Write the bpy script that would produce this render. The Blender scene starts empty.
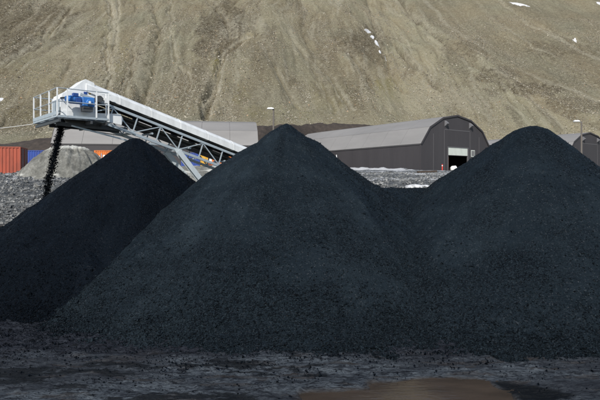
import bpy, math, random
import numpy as np
from mathutils import Vector, Matrix

# ------------------------------------------------------------------ camera, sky, sun, exposure
scene = bpy.context.scene
COL = scene.collection
EYE = 3.5          # eye height above the coal yard (m)
F = 560.0          # focal length in photo pixels (photo 600 wide)
HY = 185.0         # horizon row in the photo

cam_d = bpy.data.cameras.new('camera')
cam = bpy.data.objects.new('camera', cam_d)
COL.objects.link(cam)
cam.location = (0, 0, EYE)
cam.rotation_euler = (math.radians(90), 0, 0)
cam_d.sensor_width = 36.0
cam_d.lens = 36.0 * F / 600.0
cam_d.shift_y = -(200.0 - HY) / 600.0
cam_d.clip_start = 0.1
cam_d.clip_end = 3000
scene.camera = cam

SUN_EL = 38.0
SUN_DIR = Vector((-0.27, -0.96, 0)).normalized()      # horizontal direction towards the sun
world = bpy.data.worlds.new('World')
scene.world = world
world.use_nodes = True
wn = world.node_tree
for n in list(wn.nodes): wn.nodes.remove(n)
wo = wn.nodes.new('ShaderNodeOutputWorld'); bg = wn.nodes.new('ShaderNodeBackground')
sky = wn.nodes.new('ShaderNodeTexSky'); sky.sky_type = 'NISHITA'; sky.sun_disc = False
sky.sun_elevation = math.radians(SUN_EL)
sky.sun_rotation = math.atan2(SUN_DIR.x, SUN_DIR.y)
sky.air_density = 1.0; sky.dust_density = 0.6; sky.ozone_density = 1.2
bg.inputs[1].default_value = 0.10
wn.links.new(sky.outputs[0], bg.inputs[0]); wn.links.new(bg.outputs[0], wo.inputs[0])

sun_d = bpy.data.lights.new('sun', 'SUN'); sun = bpy.data.objects.new('sun', sun_d); COL.objects.link(sun)
sun_d.energy = 4.0; sun_d.angle = math.radians(0.5); sun_d.color = (1.0, 0.955, 0.89)
ce = math.cos(math.radians(SUN_EL))
sv = Vector((SUN_DIR.x*ce, SUN_DIR.y*ce, math.sin(math.radians(SUN_EL))))
sun.rotation_euler = sv.to_track_quat('Z', 'Y').to_euler()

scene.view_settings.view_transform = 'Standard'
scene.view_settings.look = 'None'
scene.view_settings.exposure = 0.25
scene.view_settings.gamma = 1.0
scene.view_settings.use_curve_mapping = False

rng = np.random.default_rng(7)
random.seed(7)

# ------------------------------------------------------------------ numpy noise
def _hash(ix, iy, seed):
    h = (ix.astype(np.int64)*374761393 + iy.astype(np.int64)*668265263 + seed*2147483647) & 0xffffffff
    h = ((h ^ (h >> 13)) * 1274126177) & 0xffffffff
    h = (h ^ (h >> 16)) & 0xffffffff
    return h.astype(np.float64)/4294967295.0
def vnoise(x, y, seed=0):
    x = np.asarray(x, float); y = np.asarray(y, float)
    ix = np.floor(x); iy = np.floor(y); fx = x-ix; fy = y-iy
    fx = fx*fx*fx*(fx*(fx*6-15)+10); fy = fy*fy*fy*(fy*(fy*6-15)+10)
    a = _hash(ix, iy, seed); b = _hash(ix+1, iy, seed); c = _hash(ix, iy+1, seed); d = _hash(ix+1, iy+1, seed)
    return (a*(1-fx)+b*fx)*(1-fy)+(c*(1-fx)+d*fx)*fy
def fbm(x, y, octaves=4, seed=0, gain=0.5):
    s = 0; amp = 1; tot = 0
    for o in range(octaves):
        s = s + amp*(vnoise(x, y, seed+o*17)*2-1); tot += amp
        amp *= gain; x = x*2.03+13.7; y = y*2.03-7.1
    return s/tot
def sstep(a, b, x):
    t = np.clip((x-a)/(b-a), 0, 1); return t*t*(3-2*t)

OCT = np.array([(1,0,0),(-1,0,0),(0,1,0),(0,-1,0),(0,0,1),(0,0,-1)], float)
OCT_T = np.array([(0,2,4),(2,1,4),(1,3,4),(3,0,4),(2,0,5),(1,2,5),(3,1,5),(0,3,5)])
def lumps(P, size):
    n = len(P)
    v = OCT[None]*(0.6+0.7*rng.random((n,6,1)))*size[:,None,None]
    v += rng.normal(0, 0.18, (n,6,3))*size[:,None,None]
    a = rng.random(n)*2*np.pi; t = rng.normal(0, 0.6, n)
    ca, sa = np.cos(a), np.sin(a); ct, st = np.cos(t), np.sin(t)
    y = v[:,:,1]*ct[:,None]-v[:,:,2]*st[:,None]; z = v[:,:,1]*st[:,None]+v[:,:,2]*ct[:,None]; x = v[:,:,0]
    v = np.stack([x*ca[:,None]-y*sa[:,None], x*sa[:,None]+y*ca[:,None], z*0.85], -1) + P[:,None,:]
    t = OCT_T[None]+(np.arange(n)*6)[:,None,None]
    return v.reshape(-1,3), t.reshape(-1,3)

# ------------------------------------------------------------------ object helpers
def tag(o, label=None, cat=None, group=None, kind=None):
    if label: o['label'] = label
    if cat: o['category'] = cat
    if group: o['group'] = group
    if kind: o['kind'] = kind
    return o
def empty(name, loc=(0,0,0), rz=0.0):
    o = bpy.data.objects.new(name, None); COL.objects.link(o)
    o.location = loc; o.rotation_euler = (0, 0, rz); o.empty_display_size = 0.3
    return o
def kids(o): return [c for c in bpy.data.objects if c.parent == o]
def copy_tree(o, parent=None):
    c = o.copy(); COL.objects.link(c)
    if parent is not None: c.parent = parent
    for ch in kids(o): copy_tree(ch, c)
    return c
def np_mesh(name, verts, quads=None, tris=None, mat=None, smooth_quads=True, smooth_tris=False, attrs=None, parent=None):
    me = bpy.data.meshes.new(name)
    nq = 0 if quads is None else len(quads); nt = 0 if tris is None else len(tris)
    me.vertices.add(len(verts)); me.vertices.foreach_set('co', np.ascontiguousarray(verts, dtype=np.float32).ravel())
    loops = []
    if nq: loops.append(np.asarray(quads).ravel())
    if nt: loops.append(np.asarray(tris).ravel())
    loops = np.concatenate(loops).astype(np.int32)
    me.loops.add(len(loops)); me.loops.foreach_set('vertex_index', loops)
    me.polygons.add(nq+nt)
    starts = np.concatenate([np.arange(nq)*4, nq*4+np.arange(nt)*3]).astype(np.int32)
    me.polygons.foreach_set('loop_start', starts)
    sm = np.concatenate([np.full(nq, smooth_quads), np.full(nt, smooth_tris)])
    me.polygons.foreach_set('use_smooth', sm)
    if attrs:
        for k, v in attrs.items():
            a = me.attributes.new(k, 'FLOAT', 'POINT'); a.data.foreach_set('value', np.asarray(v, dtype=np.float32).ravel())
    me.update(calc_edges=True); me.validate()
    if mat: me.materials.append(mat)
    o = bpy.data.objects.new(name, me); COL.objects.link(o)
    if parent is not None: o.parent = parent
    return o
def grid_quads(ny, nx, keep=None):
    i = np.arange(ny*nx).reshape(ny, nx)
    q = np.stack([i[:-1,:-1], i[:-1,1:], i[1:,1:], i[1:,:-1]], -1)
    if keep is not None: return q[keep]
    return q.reshape(-1, 4)

class MB:
    """collects boxes, beams, tubes and prisms for ONE mesh"""
    def __init__(s): s.v = []; s.f = []
    def add(s, vs, fs):
        b = len(s.v); s.v += [tuple(v) for v in vs]; s.f += [tuple(b+i for i in f) for f in fs]; return s
    def box(s, lo, hi, bev=0.0):
        x0,y0,z0 = lo; x1,y1,z1 = hi
        s.add([(x0,y0,z0),(x1,y0,z0),(x1,y1,z0),(x0,y1,z0),(x0,y0,z1),(x1,y0,z1),(x1,y1,z1),(x0,y1,z1)],
              [(0,3,2,1),(4,5,6,7),(0,1,5,4),(1,2,6,5),(2,3,7,6),(3,0,4,7)]); return s
    def beam(s, p, q, w, h, up=(0,0,1)):
        p = Vector(p); q = Vector(q); d = (q-p).normalized(); up = Vector(up)
        side = d.cross(up)
        if side.length < 1e-4: side = d.cross(Vector((0,1,0)))
        side.normalize(); u2 = side.cross(d).normalized()
        vs = []
        for c in (p, q):
            for a, b in ((-1,-1),(1,-1),(1,1),(-1,1)):
                vs.append(c + side*(a*w/2) + u2*(b*h/2))
        s.add(vs, [(3,2,1,0),(4,5,6,7),(0,1,5,4),(1,2,6,5),(2,3,7,6),(3,0,4,7)]); return s
    def ibeam(s, p, q, w, h, t=0.015, up=(0,0,1)):
        p = Vector(p); q = Vector(q); d = (q-p).normalized(); upv = Vector(up)
        side = d.cross(upv).normalized(); u2 = side.cross(d).normalized()
        s.beam(p+u2*(h/2-t/2), q+u2*(h/2-t/2), w, t, u2); s.beam(p-u2*(h/2-t/2), q-u2*(h/2-t/2), w, t, u2)
        s.beam(p, q, t, h-2*t, u2); return s
    def tube(s, pts, r, n=8, cap=True):
        pts = [Vector(p) for p in pts]; rings = []
        for i, p in enumerate(pts):
            d = (pts[min(i+1,len(pts)-1)]-pts[max(i-1,0)]).normalized()
            a = d.cross(Vector((0,0,1)))
            if a.length < 1e-3: a = d.cross(Vector((0,1,0)))
            a.normalize(); b = d.cross(a).normalized()
            rr = r[i] if isinstance(r, (list, tuple)) else r
            rings.append([p + a*math.cos(2*math.pi*k/n)*rr + b*math.sin(2*math.pi*k/n)*rr for k in range(n)])
        vs = [v for ring in rings for v in ring]; fs = []
        for i in range(len(pts)-1):
            for k in range(n):
                fs.append((i*n+k, i*n+(k+1)%n, (i+1)*n+(k+1)%n, (i+1)*n+k))
        if cap: fs += [tuple(range(n-1,-1,-1)), tuple((len(pts)-1)*n+k for k in range(n))]
        s.add(vs, fs); return s
    def prism(s, prof, a, b, fn):
        """prof: list of 2D pts; fn(p,t)->3D with t=a,b"""
        n = len(prof)
        s.add([fn(p, a) for p in prof]+[fn(p, b) for p in prof],
              [tuple(range(n-1,-1,-1)), tuple(range(n,2*n))]+[(i,(i+1)%n,n+(i+1)%n,n+i) for i in range(n)]); return s
    def build(s, name, mat, parent=None, bevel=0.0, smooth=False):
        import bmesh
        me = bpy.data.meshes.new(name); me.from_pydata([tuple(v) for v in s.v], [], s.f)
        bm = bmesh.new(); bm.from_mesh(me)
        bmesh.ops.recalc_face_normals(bm, faces=bm.faces)
        bm.to_mesh(me); bm.free()
        if smooth:
            for p in me.polygons: p.use_smooth = True
            try: me.set_sharp_from_angle(angle=math.radians(35))
            except Exception: pass
        me.materials.append(mat)
        o = bpy.data.objects.new(name, me); COL.objects.link(o)
        if parent is not None: o.parent = parent
        if bevel > 0:
            m = o.modifiers.new('bevel', 'BEVEL'); m.width = bevel; m.segments = 1; m.limit_method = 'ANGLE'
        return o

# ------------------------------------------------------------------ materials
def new_mat(name):
    m = bpy.data.materials.new(name); m.use_nodes = True
    nt = m.node_tree; b = nt.nodes['Principled BSDF']
    return m, nt, b
def node(nt, t, **kw):
    n = nt.nodes.new(t)
    for k, v in kw.items(): setattr(n, k, v)
    return n
def noise(nt, scale, detail=4, rough=0.55, vec=None, dist=0.0):
    n = node(nt, 'ShaderNodeTexNoise'); n.inputs['Scale'].default_value = scale
    n.inputs['Detail'].default_value = detail; n.inputs['Roughness'].default_value = rough
    n.inputs['Distortion'].default_value = dist
    if vec is not None: nt.links.new(vec, n.inputs['Vector'])
    return n.outputs['Fac']
def coords(nt, scale=(1,1,1), kind='Object', rot=(0,0,0)):
    tc = node(nt, 'ShaderNodeTexCoord'); mp = node(nt, 'ShaderNodeMapping')
    mp.inputs['Scale'].default_value = scale; mp.inputs['Rotation'].default_value = rot
    nt.links.new(tc.outputs[kind], mp.inputs['Vector']); return mp.outputs[0]
def ramp(nt, fac, stops, interp='LINEAR'):
    r = node(nt, 'ShaderNodeValToRGB'); r.color_ramp.interpolation = interp
    e = r.color_ramp.elements
    while len(e) < len(stops): e.new(0.5)
    for i, (p, c) in enumerate(stops):
        e[i].position = p; e[i].color = (c[0], c[1], c[2], 1) if isinstance(c, (tuple, list)) else (c, c, c, 1)
    nt.links.new(fac, r.inputs[0]); return r.outputs[0]
def mix(nt, fac, a, b, blend='MIX'):
    n = node(nt, 'ShaderNodeMix', data_type='RGBA', blend_type=blend)
    for sock, v in ((n.inputs[0], fac), (n.inputs[6], a), (n.inputs[7], b)):
        if isinstance(v, bpy.types.NodeSocket): nt.links.new(v, sock)
        elif isinstance(v, (tuple, list)): sock.default_value = (v[0], v[1], v[2], 1)
        else: sock.default_value = v
    return n.outputs[2]
def math_n(nt, op, a, b=0.0, clamp=False):
    n = node(nt, 'ShaderNodeMath', operation=op, use_clamp=clamp)
    for i, v in enumerate((a, b)):
        if isinstance(v, bpy.types.NodeSocket): nt.links.new(v, n.inputs[i])
        else: n.inputs[i].default_value = v
    return n.outputs[0]
def attr(nt, name):
    a = node(nt, 'ShaderNodeAttribute'); a.attribute_name = name; return a.outputs['Fac']
def bump(nt, b, h, strength=0.5, dist=0.05):
    n = node(nt, 'ShaderNodeBump'); n.inputs['Strength'].default_value = strength; n.inputs['Distance'].default_value = dist
    nt.links.new(h, n.inputs['Height']); nt.links.new(n.outputs[0], b.inputs['Normal']); return n

def paint(name, col, rough=0.5, metal=0.0, dirt=(0.10,0.09,0.08), dirt_amt=0.25, scale=3.0, streak=True, spec=0.5):
    m, nt, b = new_mat(name)
    v = coords(nt, (1,1,0.25) if streak else (1,1,1))
    n1 = noise(nt, scale, 6, 0.65, v); n2 = noise(nt, scale*7, 3, 0.6, coords(nt))
    f = math_n(nt, 'MULTIPLY', ramp(nt, n1, [(0.45, 0.0), (0.75, 1.0)]), dirt_amt)
    c = mix(nt, f, col, dirt)
    c = mix(nt, math_n(nt, 'MULTIPLY', n2, 0.25), c, tuple(x*0.72 for x in col))
    nt.links.new(c, b.inputs['Base Color'])
    nt.links.new(ramp(nt, n2, [(0.3, max(rough-0.1,0.05)), (0.7, min(rough+0.12,1))]), b.inputs['Roughness'])
    b.inputs['Metallic'].default_value = metal; b.inputs['Specular IOR Level'].default_value = spec
    bump(nt, b, n2, 0.15, 0.01)
    return m

def coal_mat(name, dark, dust, dust_amt, glint=0.38):
    m, nt, b = new_mat(name)
    v = coords(nt)
    big = noise(nt, 0.55, 5, 0.6, v, 0.6); mid = noise(nt, 5.0, 5, 0.6, v); fine = noise(nt, 34.0, 4, 0.7, v)
    vor = node(nt, 'ShaderNodeTexVoronoi'); vor.inputs['Scale'].default_value = 34.0; nt.links.new(v, vor.inputs['Vector'])
    vor2 = node(nt, 'ShaderNodeTexVoronoi'); vor2.inputs['Scale'].default_value = 80.0; nt.links.new(v, vor2.inputs['Vector'])
    d = math_n(nt, 'MULTIPLY', ramp(nt, big, [(0.35, 0.0), (0.68, 1.0)]), dust_amt)
    d = math_n(nt, 'ADD', d, math_n(nt, 'MULTIPLY', ramp(nt, mid, [(0.45, 0.0), (0.8, 1.0)]), dust_amt*0.6))
    d = math_n(nt, 'MULTIPLY', d, math_n(nt, 'ADD', attr(nt, 'paleness'), 0.25), clamp=True)
    c = mix(nt, d, dark, dust)
    # every lump its own tone, stronger where the coal is coarse
    cf = math_n(nt, 'ADD', math_n(nt, 'MULTIPLY', attr(nt, 'coarse'), 0.85), 0.15, clamp=True)
    tone = node(nt, 'ShaderNodeSeparateColor'); nt.links.new(vor.outputs['Color'], tone.inputs[0])
    c = mix(nt, math_n(nt, 'MULTIPLY', ramp(nt, tone.outputs[0], [(0.0, 0.92), (0.35, 0.5), (0.6, 0.0)]), cf), c, (0.0012, 0.0018, 0.0028))
    c = mix(nt, math_n(nt, 'MULTIPLY', ramp(nt, tone.outputs[2], [(0.55, 0.0), (1.0, 0.8)]), cf), c, tuple(x*1.2 for x in dust))
    nt.links.new(c, b.inputs['Base Color'])
    nt.links.new(ramp(nt, tone.outputs[1], [(0.0, glint), (0.07, glint*0.7), (0.12, 0.09), (1.0, 0.05)]), b.inputs['Specular IOR Level'])
    r = ramp(nt, tone.outputs[1], [(0.0, 0.36), (0.25, 0.62), (1.0, 0.85)])
    nt.links.new(r, b.inputs['Roughness'])
    h = math_n(nt, 'ADD', math_n(nt, 'MULTIPLY', vor.outputs['Distance'], 1.0), math_n(nt, 'MULTIPLY', vor2.outputs['Distance'], 0.45))
    h = math_n(nt, 'ADD', h, math_n(nt, 'MULTIPLY', fine, 0.5))
    h = math_n(nt, 'ADD', h, math_n(nt, 'MULTIPLY', mid, 1.5))
    h = math_n(nt, 'MULTIPLY', h, math_n(nt, 'ADD', math_n(nt, 'MULTIPLY', attr(nt, 'coarse'), 0.6), 0.4))
    bump(nt, b, h, 1.0, 0.034)
    return m
M_coal = coal_mat('coal', (0.0056, 0.0098, 0.0138), (0.0190, 0.0285, 0.0360), 0.62)
M_coal_dark = coal_mat('coal_fresh', (0.0016, 0.0035, 0.0064), (0.0035, 0.0068, 0.0110), 0.45, 0.18)

# ------------------------------------------------------------------ terrain
TD = [-60, 22.0, 23.5, 26.0, 30, 38, 47, 75, 120, 150, 240]
TZ = [0.0, 0.0, 0.9, 1.95, 2.75, 3.45, 4.10, 5.25, 6.55, 7.6, 8.4]
def shift(x): return 22*sstep(-16, 8, x) + 28*sstep(25, 50, x)
def z_foot(x):
    yf = 172+shift(x); p = 300+F*x/yf
    row = np.interp(p, [-100,0,50,257,330,375,450,520,600,700], [146,144,137,126,122.5,126,136,146,152,156])
    return EYE+(HY-row)/F*yf
def terrain_z(x, y):
    z = np.interp(y, TD, TZ)
    a = sstep(22.5, 30, y)
    z = z + a*(0.28*fbm(x*0.22, y*0.22, 4, 3) + 0.10*fbm(x*1.3, y*0.9, 4, 9)) * (1-0.5*sstep(110,150,y))
    z = np.where(y > 150, np.minimum(z, 8.6), z)
    z = z + 0.75*(1-sstep(-14, -7.5, x))*sstep(30, 36, y)*(1-sstep(40, 46, y))
    z = z + a*(1-sstep(34, 60, y))*(0.20*fbm(x*2.0, y*2.4, 5, 19)+0.05*np.clip(fbm(x*7, y*7, 3, 29),0,1))
    # snow / dirt berm in front of the long wall of the hall
    d = (x-25.9)*(-0.81) + (y-120)*(-0.585)      # distance out from the long wall
    l = (x-25.9)*(-0.585) + (y-120)*0.81
    z = z + 0.75*np.exp(-((d-4.5)/2.2)**2)*sstep(-6, 2, l)*(1-sstep(50, 58, l))*(0.8+0.5*fbm(x*0.5, y*0.5, 3, 5))
    # embankment of dark earth behind the halls
    ysh = y - shift(x) + 2.5*fbm(x*0.07, y*0.0, 3, 77)
    zt = z_foot(x)
    k = sstep(157, 173, ysh)
    z = z*(1-k) + (zt + 0.5*fbm(x*0.3, y*0.3, 4, 31))*k
    return z

def fan_terrain():
    ang = np.radians(np.linspace(-62, 62, 760)); ang = np.tan(np.linspace(-1,1,760)*1.0)/np.tan(1.0)*math.tan(math.radians(40))
    dd = np.concatenate([np.linspace(17, 30, 170), np.geomspace(30.2, 156, 300), np.linspace(157, 228, 120)])
    A, D = np.meshgrid(ang, dd)
    X = A*(D+25); Y = D
    Z = terrain_z(X, Y)
    V = np.stack([X, Y, Z], -1).reshape(-1, 3)
    bank = (sstep(152, 158, Y-shift(X) + 3*fbm(X*0.1, Y*0.1, 3, 55))*(1-0.9*sstep(30, 42, X))).ravel()
    near = (1-sstep(24, 60, Y)).ravel()
    snow = (0.5 + 0.8*fbm(X*0.12/1.0, Y*0.25, 4, 41)).ravel()
    d = ((X-25.9)*(-0.81) + (Y-120)*(-0.585)).ravel()
    l = ((X-25.9)*(-0.585) + (Y-120)*0.81).ravel()
    snow += 0.7*np.exp(-((d-6.0)/2.0)**2)*(l > -14)*(l < 60)
    snow += 0.5*np.exp(-((V[:,1]-110)/5.0)**2)*(V[:,0] > 15)*(V[:,0] < 45)
    snow += 0.42*sstep(30, 45, V[:,1])*(1-sstep(112, 118, V[:,1]))*(V[:,0] > 3)*(0.4+1.2*np.clip(fbm(V[:,0]*0.09, V[:,1]*0.05, 3, 401)+0.3,0,1))
    snow += 0.45*np.exp(-((V[:,1]-39)/2.0)**2)*(V[:,0] < -15)        # in front of the red container
    snow += 0.35*np.exp(-(((V[:,0]+6)/4.5)**2+((V[:,1]-38)/8)**2))
    return V, grid_quads(*X.shape), dict(bank=bank, near=near, snow=snow)

m, nt, b = new_mat('dirty_ground')
v = coords(nt); vs = coords(nt, (0.85, 1.0, 1.8))
n_big = noise(nt, 0.35, 6, 0.65, vs); n_mid = noise(nt, 1.6, 7, 0.75, vs, 0.5); n_f = noise(nt, 7.0, 5, 0.75, v)
base = ramp(nt, n_mid, [(0.34, (0.022,0.024,0.027)), (0.46, (0.085,0.092,0.095)), (0.56, (0.15,0.158,0.158)), (0.68, (0.26,0.265,0.26))])
base = mix(nt, ramp(nt, n_f, [(0.40, 0.85), (0.53, 0.0)]), base, (0.02,0.024,0.028))
sn = math_n(nt, 'ADD', attr(nt, 'snow'), math_n(nt, 'SUBTRACT', n_mid, 0.5))
sn = math_n(nt, 'ADD', sn, math_n(nt, 'MULTIPLY', math_n(nt, 'SUBTRACT', n_f, 0.5), 0.9))
base = mix(nt, ramp(nt, sn, [(0.92, 0.0), (1.12, 0.9)]), base, (0.50,0.51,0.52))
earth = ramp(nt, noise(nt, 0.8, 6, 0.7, v), [(0.3, (0.022,0.017,0.013)), (0.6, (0.05,0.038,0.03)), (0.8, (0.09,0.075,0.055))])
base = mix(nt, attr(nt, 'bank'), base, earth)
nt.links.new(base, b.inputs['Base Color']); b.inputs['Roughness'].default_value = 0.8
bump(nt, b, math_n(nt, 'ADD', n_f, math_n(nt, 'MULTIPLY', n_mid, 2.0)), 0.8, 0.12)
M_ground = m
V, Q, A = fan_terrain()
tag(np_mesh('ground', V, Q, mat=M_ground, attrs=A), kind='structure')

# mountain -----------------------------------------------------------
def mtn_base(x, y):
    d = np.maximum(y-172-shift(x), -4)
    z = z_foot(x) - 0.3 + 0.50*d + 0.13*np.maximum(d-18, 0) + 1.3*np.minimum(d, 0)
    return z
def px2mtn(px, py):
    """where the sight line through a photo point meets the plain mountainside"""
    t = (px-300)/F; u = (HY-py)/F
    lo, hi = 172.0, 700.0
    for _ in range(60):
        y = (lo+hi)/2
        if EYE+u*y > mtn_base(t*y, y): lo = lo; hi = hi; lo = y
        else: hi = y
    return t*y, y
# along a sight line low above the slope the ray starts above ground and the slope rises through it
GUL = [  # points in the photo, width m, depth m, pale 0..1, dark 0..1
 ([(108,-6),(112,18),(103,42),(110,64),(106,84),(100,104)], 1.3, 1.2, 0.55, 0.0),
 ([(117,-6),(116,25),(111,45),(112,62)], 1.0, 0.7, 0.65, 0.0),
 ([(152,-6),(160,20),(156,48),(148,72),(140,98)], 2.2, 2.2, 0.10, 0.45),
 ([(171,-6),(168,30),(175,55),(168,96)], 1.2, 0.9, 0.35, 0.1),
 ([(245,38),(224,53),(221,68),(215,84),(208,104),(205,120)], 1.6, 2.0, 0.55, 0.2),
 ([(221,50),(219,68),(212,84),(204,100)], 1.0, 1.2, 0.0, 0.6),
 ([(183,62),(190,80),(188,104)], 1.0, 1.0, 0.45, 0.1),
 ([(205,-6),(222,12),(232,40)], 2.0, 1.4, 0.2, 0.35),
 ([(368,-6),(373,20),(379,38),(386,55),(392,72),(402,92)], 1.7, 2.0, 0.1, 0.35),
 ([(372,8),(388,34),(404,56),(420,72)], 1.4, 1.2, 0.0, 0.35),
 ([(394,40),(408,58),(418,70),(428,78),(440,92)], 1.3, 1.8, 0.0, 0.95),
 ([(424,70),(432,79),(437,90)], 1.6, 1.0, 0.0, 0.8),
 ([(343,44),(362,66),(378,92),(392,112)], 2.2, 1.8, 0.1, 0.4),
 ([(318,58),(340,84),(352,108)], 1.8, 1.3, 0.25, 0.3),
 ([(290,30),(312,60),(330,95),(338,112)], 2.0, 1.2, 0.2, 0.25),
 ([(262,40),(280,75),(300,104)], 2.0, 1.1, 0.2, 0.25),
 ([(0,62),(22,46),(45,30),(62,12),(80,-6)], 2.4, 1.6, 0.3, 0.15),
 ([(398,-6),(418,22),(446,44),(480,68),(520,92),(560,108),(612,128)], 3.4, 3.6, 0.0, 1.0),
 ([(478,-6),(505,10),(540,28),(575,42),(612,60)], 2.0, 1.8, 0.1, 0.45),
 ([(500,34),(530,46),(560,66),(600,84)], 2.2, 1.5, 0.0, 0.4),
 ([(135,30),(130,60),(124,90)], 1.4, 0.9, 0.3, 0.1),
 ([(70,50),(62,70),(48,95)], 1.6, 0.7, 0.1, 0.1),
]
def poly_dist(X, Y, P, wig=0.0):
    best = np.full(X.shape, 1e9)
    for (x0,y0),(x1,y1) in zip(P[:-1], P[1:]):
        dx, dy = x1-x0, y1-y0; L2 = dx*dx+dy*dy
        t = np.clip(((X-x0)*dx+(Y-y0)*dy)/L2, 0, 1)
        best = np.minimum(best, np.hypot(X-x0-t*dx, Y-y0-t*dy))
    return best
def build_mountain():
    a = np.linspace(-1, 1, 1500); xs_n = a*0.68
    dd = np.concatenate([np.linspace(168.5, 330, 430), np.linspace(331.5, 520, 60)])
    Aa, YB = np.meshgrid(xs_n, dd)
    X = Aa*(YB+60); Y = YB+shift(X)
    Z = mtn_base(X, Y)
    d = np.clip(YB-172, 0, None); g = sstep(0, 25, d)
    # broad lobes (debris fans) and furrows running down the slope
    wx = X + 8*fbm(X*0.02, Y*0.02, 3, 5)
    Z += g*5.4*fbm(wx*0.022, Y*0.007, 3, 11)
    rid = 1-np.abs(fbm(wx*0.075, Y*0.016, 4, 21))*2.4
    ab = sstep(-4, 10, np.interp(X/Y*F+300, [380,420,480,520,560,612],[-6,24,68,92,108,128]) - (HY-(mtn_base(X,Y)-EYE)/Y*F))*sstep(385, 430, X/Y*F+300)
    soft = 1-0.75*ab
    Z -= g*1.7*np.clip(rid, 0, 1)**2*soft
    rid2 = 1-np.abs(fbm(wx*0.21+0.05*Y, Y*0.035, 3, 25))*2.6
    Z -= g*0.22*np.clip(rid2, 0, 1)**2*soft
    rid3 = 1-np.abs(fbm(wx*0.5+0.1*Y, Y*0.07, 3, 27))*2.8
    Z -= g*0.12*np.clip(rid3, 0, 1)**2*(0.5+0.5*np.clip(fbm(X*0.04,Y*0.03,2,28)*3,-1,1))
    Z += (0.3+0.7*g)*(0.35*fbm(X*0.25, Y*0.12, 5, 61)+0.34*fbm(X*0.55, Y*0.4, 5, 71, 0.62))
    dark = np.zeros(X.shape); pale = np.zeros(X.shape)
    wX = X + 1.6*fbm(X*0.12, Y*0.12, 3, 91); wY = Y + 3.0*fbm(X*0.1, Y*0.1, 3, 95)
    for P, w, dep, pl, dk in GUL:
        W = [px2mtn(*p) for p in P]
        dist = poly_dist(wX, wY, W)
        vv = 0.7+0.6*fbm(X*0.1, Y*0.06, 3, 101)
        dep = dep*2.3
        Z -= dep*np.exp(-dist/w*1.1)*vv
        dark = np.maximum(dark, 0.55*np.exp(-(dist/(w*0.35))**2)*np.clip(vv,0,1))  # gully floors darkened in the colour, standing in for crease shade
        Z += dep*0.35*np.exp(-((dist-2.0*w)/w)**2)*vv
        pale = np.maximum(pale, min(pl*1.5+0.15,1)*np.exp(-((dist-0.8*w)/(w*0.4))**2)*np.clip(vv*1.2,0,1.3))
        dark = np.maximum(dark, dk*np.exp(-(dist/(w*1.1))**2)*np.clip(vv*1.2,0,1.3))
    # stains on the slope, located by where they lie on it
    def blob(px, py, rx, ry, seed, edge=0.30):
        cx, cy = px2mtn(px, py); kx = cy/F
        ux = (X/Y*F+300-px)/rx; uy = ((HY-(Z-EYE)/Y*F)-py)/ry
        r = np.hypot(ux, uy) + 0.95*fbm(X*0.13, Y*0.06, 6, seed, 0.65)
        return 1-sstep(1-edge, 1+edge, r)
    for (px,py,rx,ry,amt) in [(116,30,4,34,.5),(140,70,8,30,.35),(258,25,7,8,.45),(212,90,9,22,.4),(70,60,40,16,.2),(430,100,50,12,.3),(290,100,30,14,.2)]:
        pale = np.maximum(pale, amt*blob(px,py,rx,ry,int(px*5+py),.5))
    for (px,py,rx,ry,amt) in [(222,28,24,26,.8),(212,48,16,8,.8),(362,42,22,15,.85),(372,54,11,10,.6),(345,34,14,6,.5),(10,18,62,26,.75),(4,44,30,14,.8),(42,10,24,16,.6),
                              (462,52,22,15,.6),(500,74,26,9,.7),(530,88,36,8,.8),(553,50,34,9,.6),(590,30,26,8,.4),(440,70,8,10,.2),(250,48,16,12,.3),(340,88,26,12,.35),
                              (180,12,16,14,.25),(490,28,26,8,.25),(160,60,10,18,.3),(130,40,9,30,.2),(330,30,30,20,.15),(575,104,30,8,.6),(270,90,30,14,.2)]:
        dark = np.maximum(dark, min(amt*1.35,1)*blob(px,py,rx,ry,int(px+py)))
    moss = np.zeros(X.shape)
    for (px,py,rx,ry,amt) in [(215,66,6,15,1.0),(388,84,10,8,.7),(395,96,16,10,.5),(122,60,10,26,.35),(235,90,12,12,.45),(40,70,20,12,.25),(330,96,26,12,.35),
                              (100,30,10,20,.2),(60,115,50,8,.35),(290,112,40,8,.45)]:
        moss = np.maximum(moss, amt*blob(px,py,rx,ry,int(px*3+py),.5))
    cr = [px2mtn(*p) for p in [(398,-6),(418,22),(446,44),(480,68),(520,92),(560,108),(612,128)]]
    cd = poly_dist(X, Y, cr); 
    st1 = fbm(wx*0.13, Y*0.02, 4, 131)*(1-ab) + fbm(cd*0.13+fbm(X*0.05,Y*0.05,3,7)*0.8, X*0.03, 4, 135)*ab
    st2 = fbm(wx*0.38, Y*0.03, 5, 133, 0.6)*(1-ab) + fbm(cd*0.2+fbm(X*0.05,Y*0.05,3,8)*0.8, X*0.03, 4, 137)*ab
    dark = np.maximum(dark, 0.55*np.clip(rid,0,1)**3*g*soft)  # furrow bottoms shaded in the colour as well as carved
    dark = np.maximum(dark, (0.62+0.1*ab)*sstep(0.06,0.42,st1)*g)
    pale = np.maximum(pale, 0.40*sstep(0.12,0.5,st2)*g)
    dark = np.maximum(dark, 0.62*ab*(0.75+0.5*fbm(X*0.03,Y*0.03,3,151)))
    dark = np.maximum(dark, 0.95*sstep(390, 430, X/Y*F+300)*np.exp(-(cd/4.5)**2)*np.clip(1.0+0.5*fbm(X*0.09,Y*0.09,4,153),0,1.2))
    warm = np.clip(0.5+0.9*fbm(X*0.05, Y*0.04, 4, 111), 0, 1)
    rgt = sstep(0, 50, X - 0.3*(YB-172))*(1-0.75*sstep(0, 12, (HY-(Z-EYE)/Y*F)*-1 + np.interp(X/Y*F+300, [380,420,480,520,560,612],[0,24,68,92,108,128])))
    V = np.stack([X,Y,Z],-1).reshape(-1,3)
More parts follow.
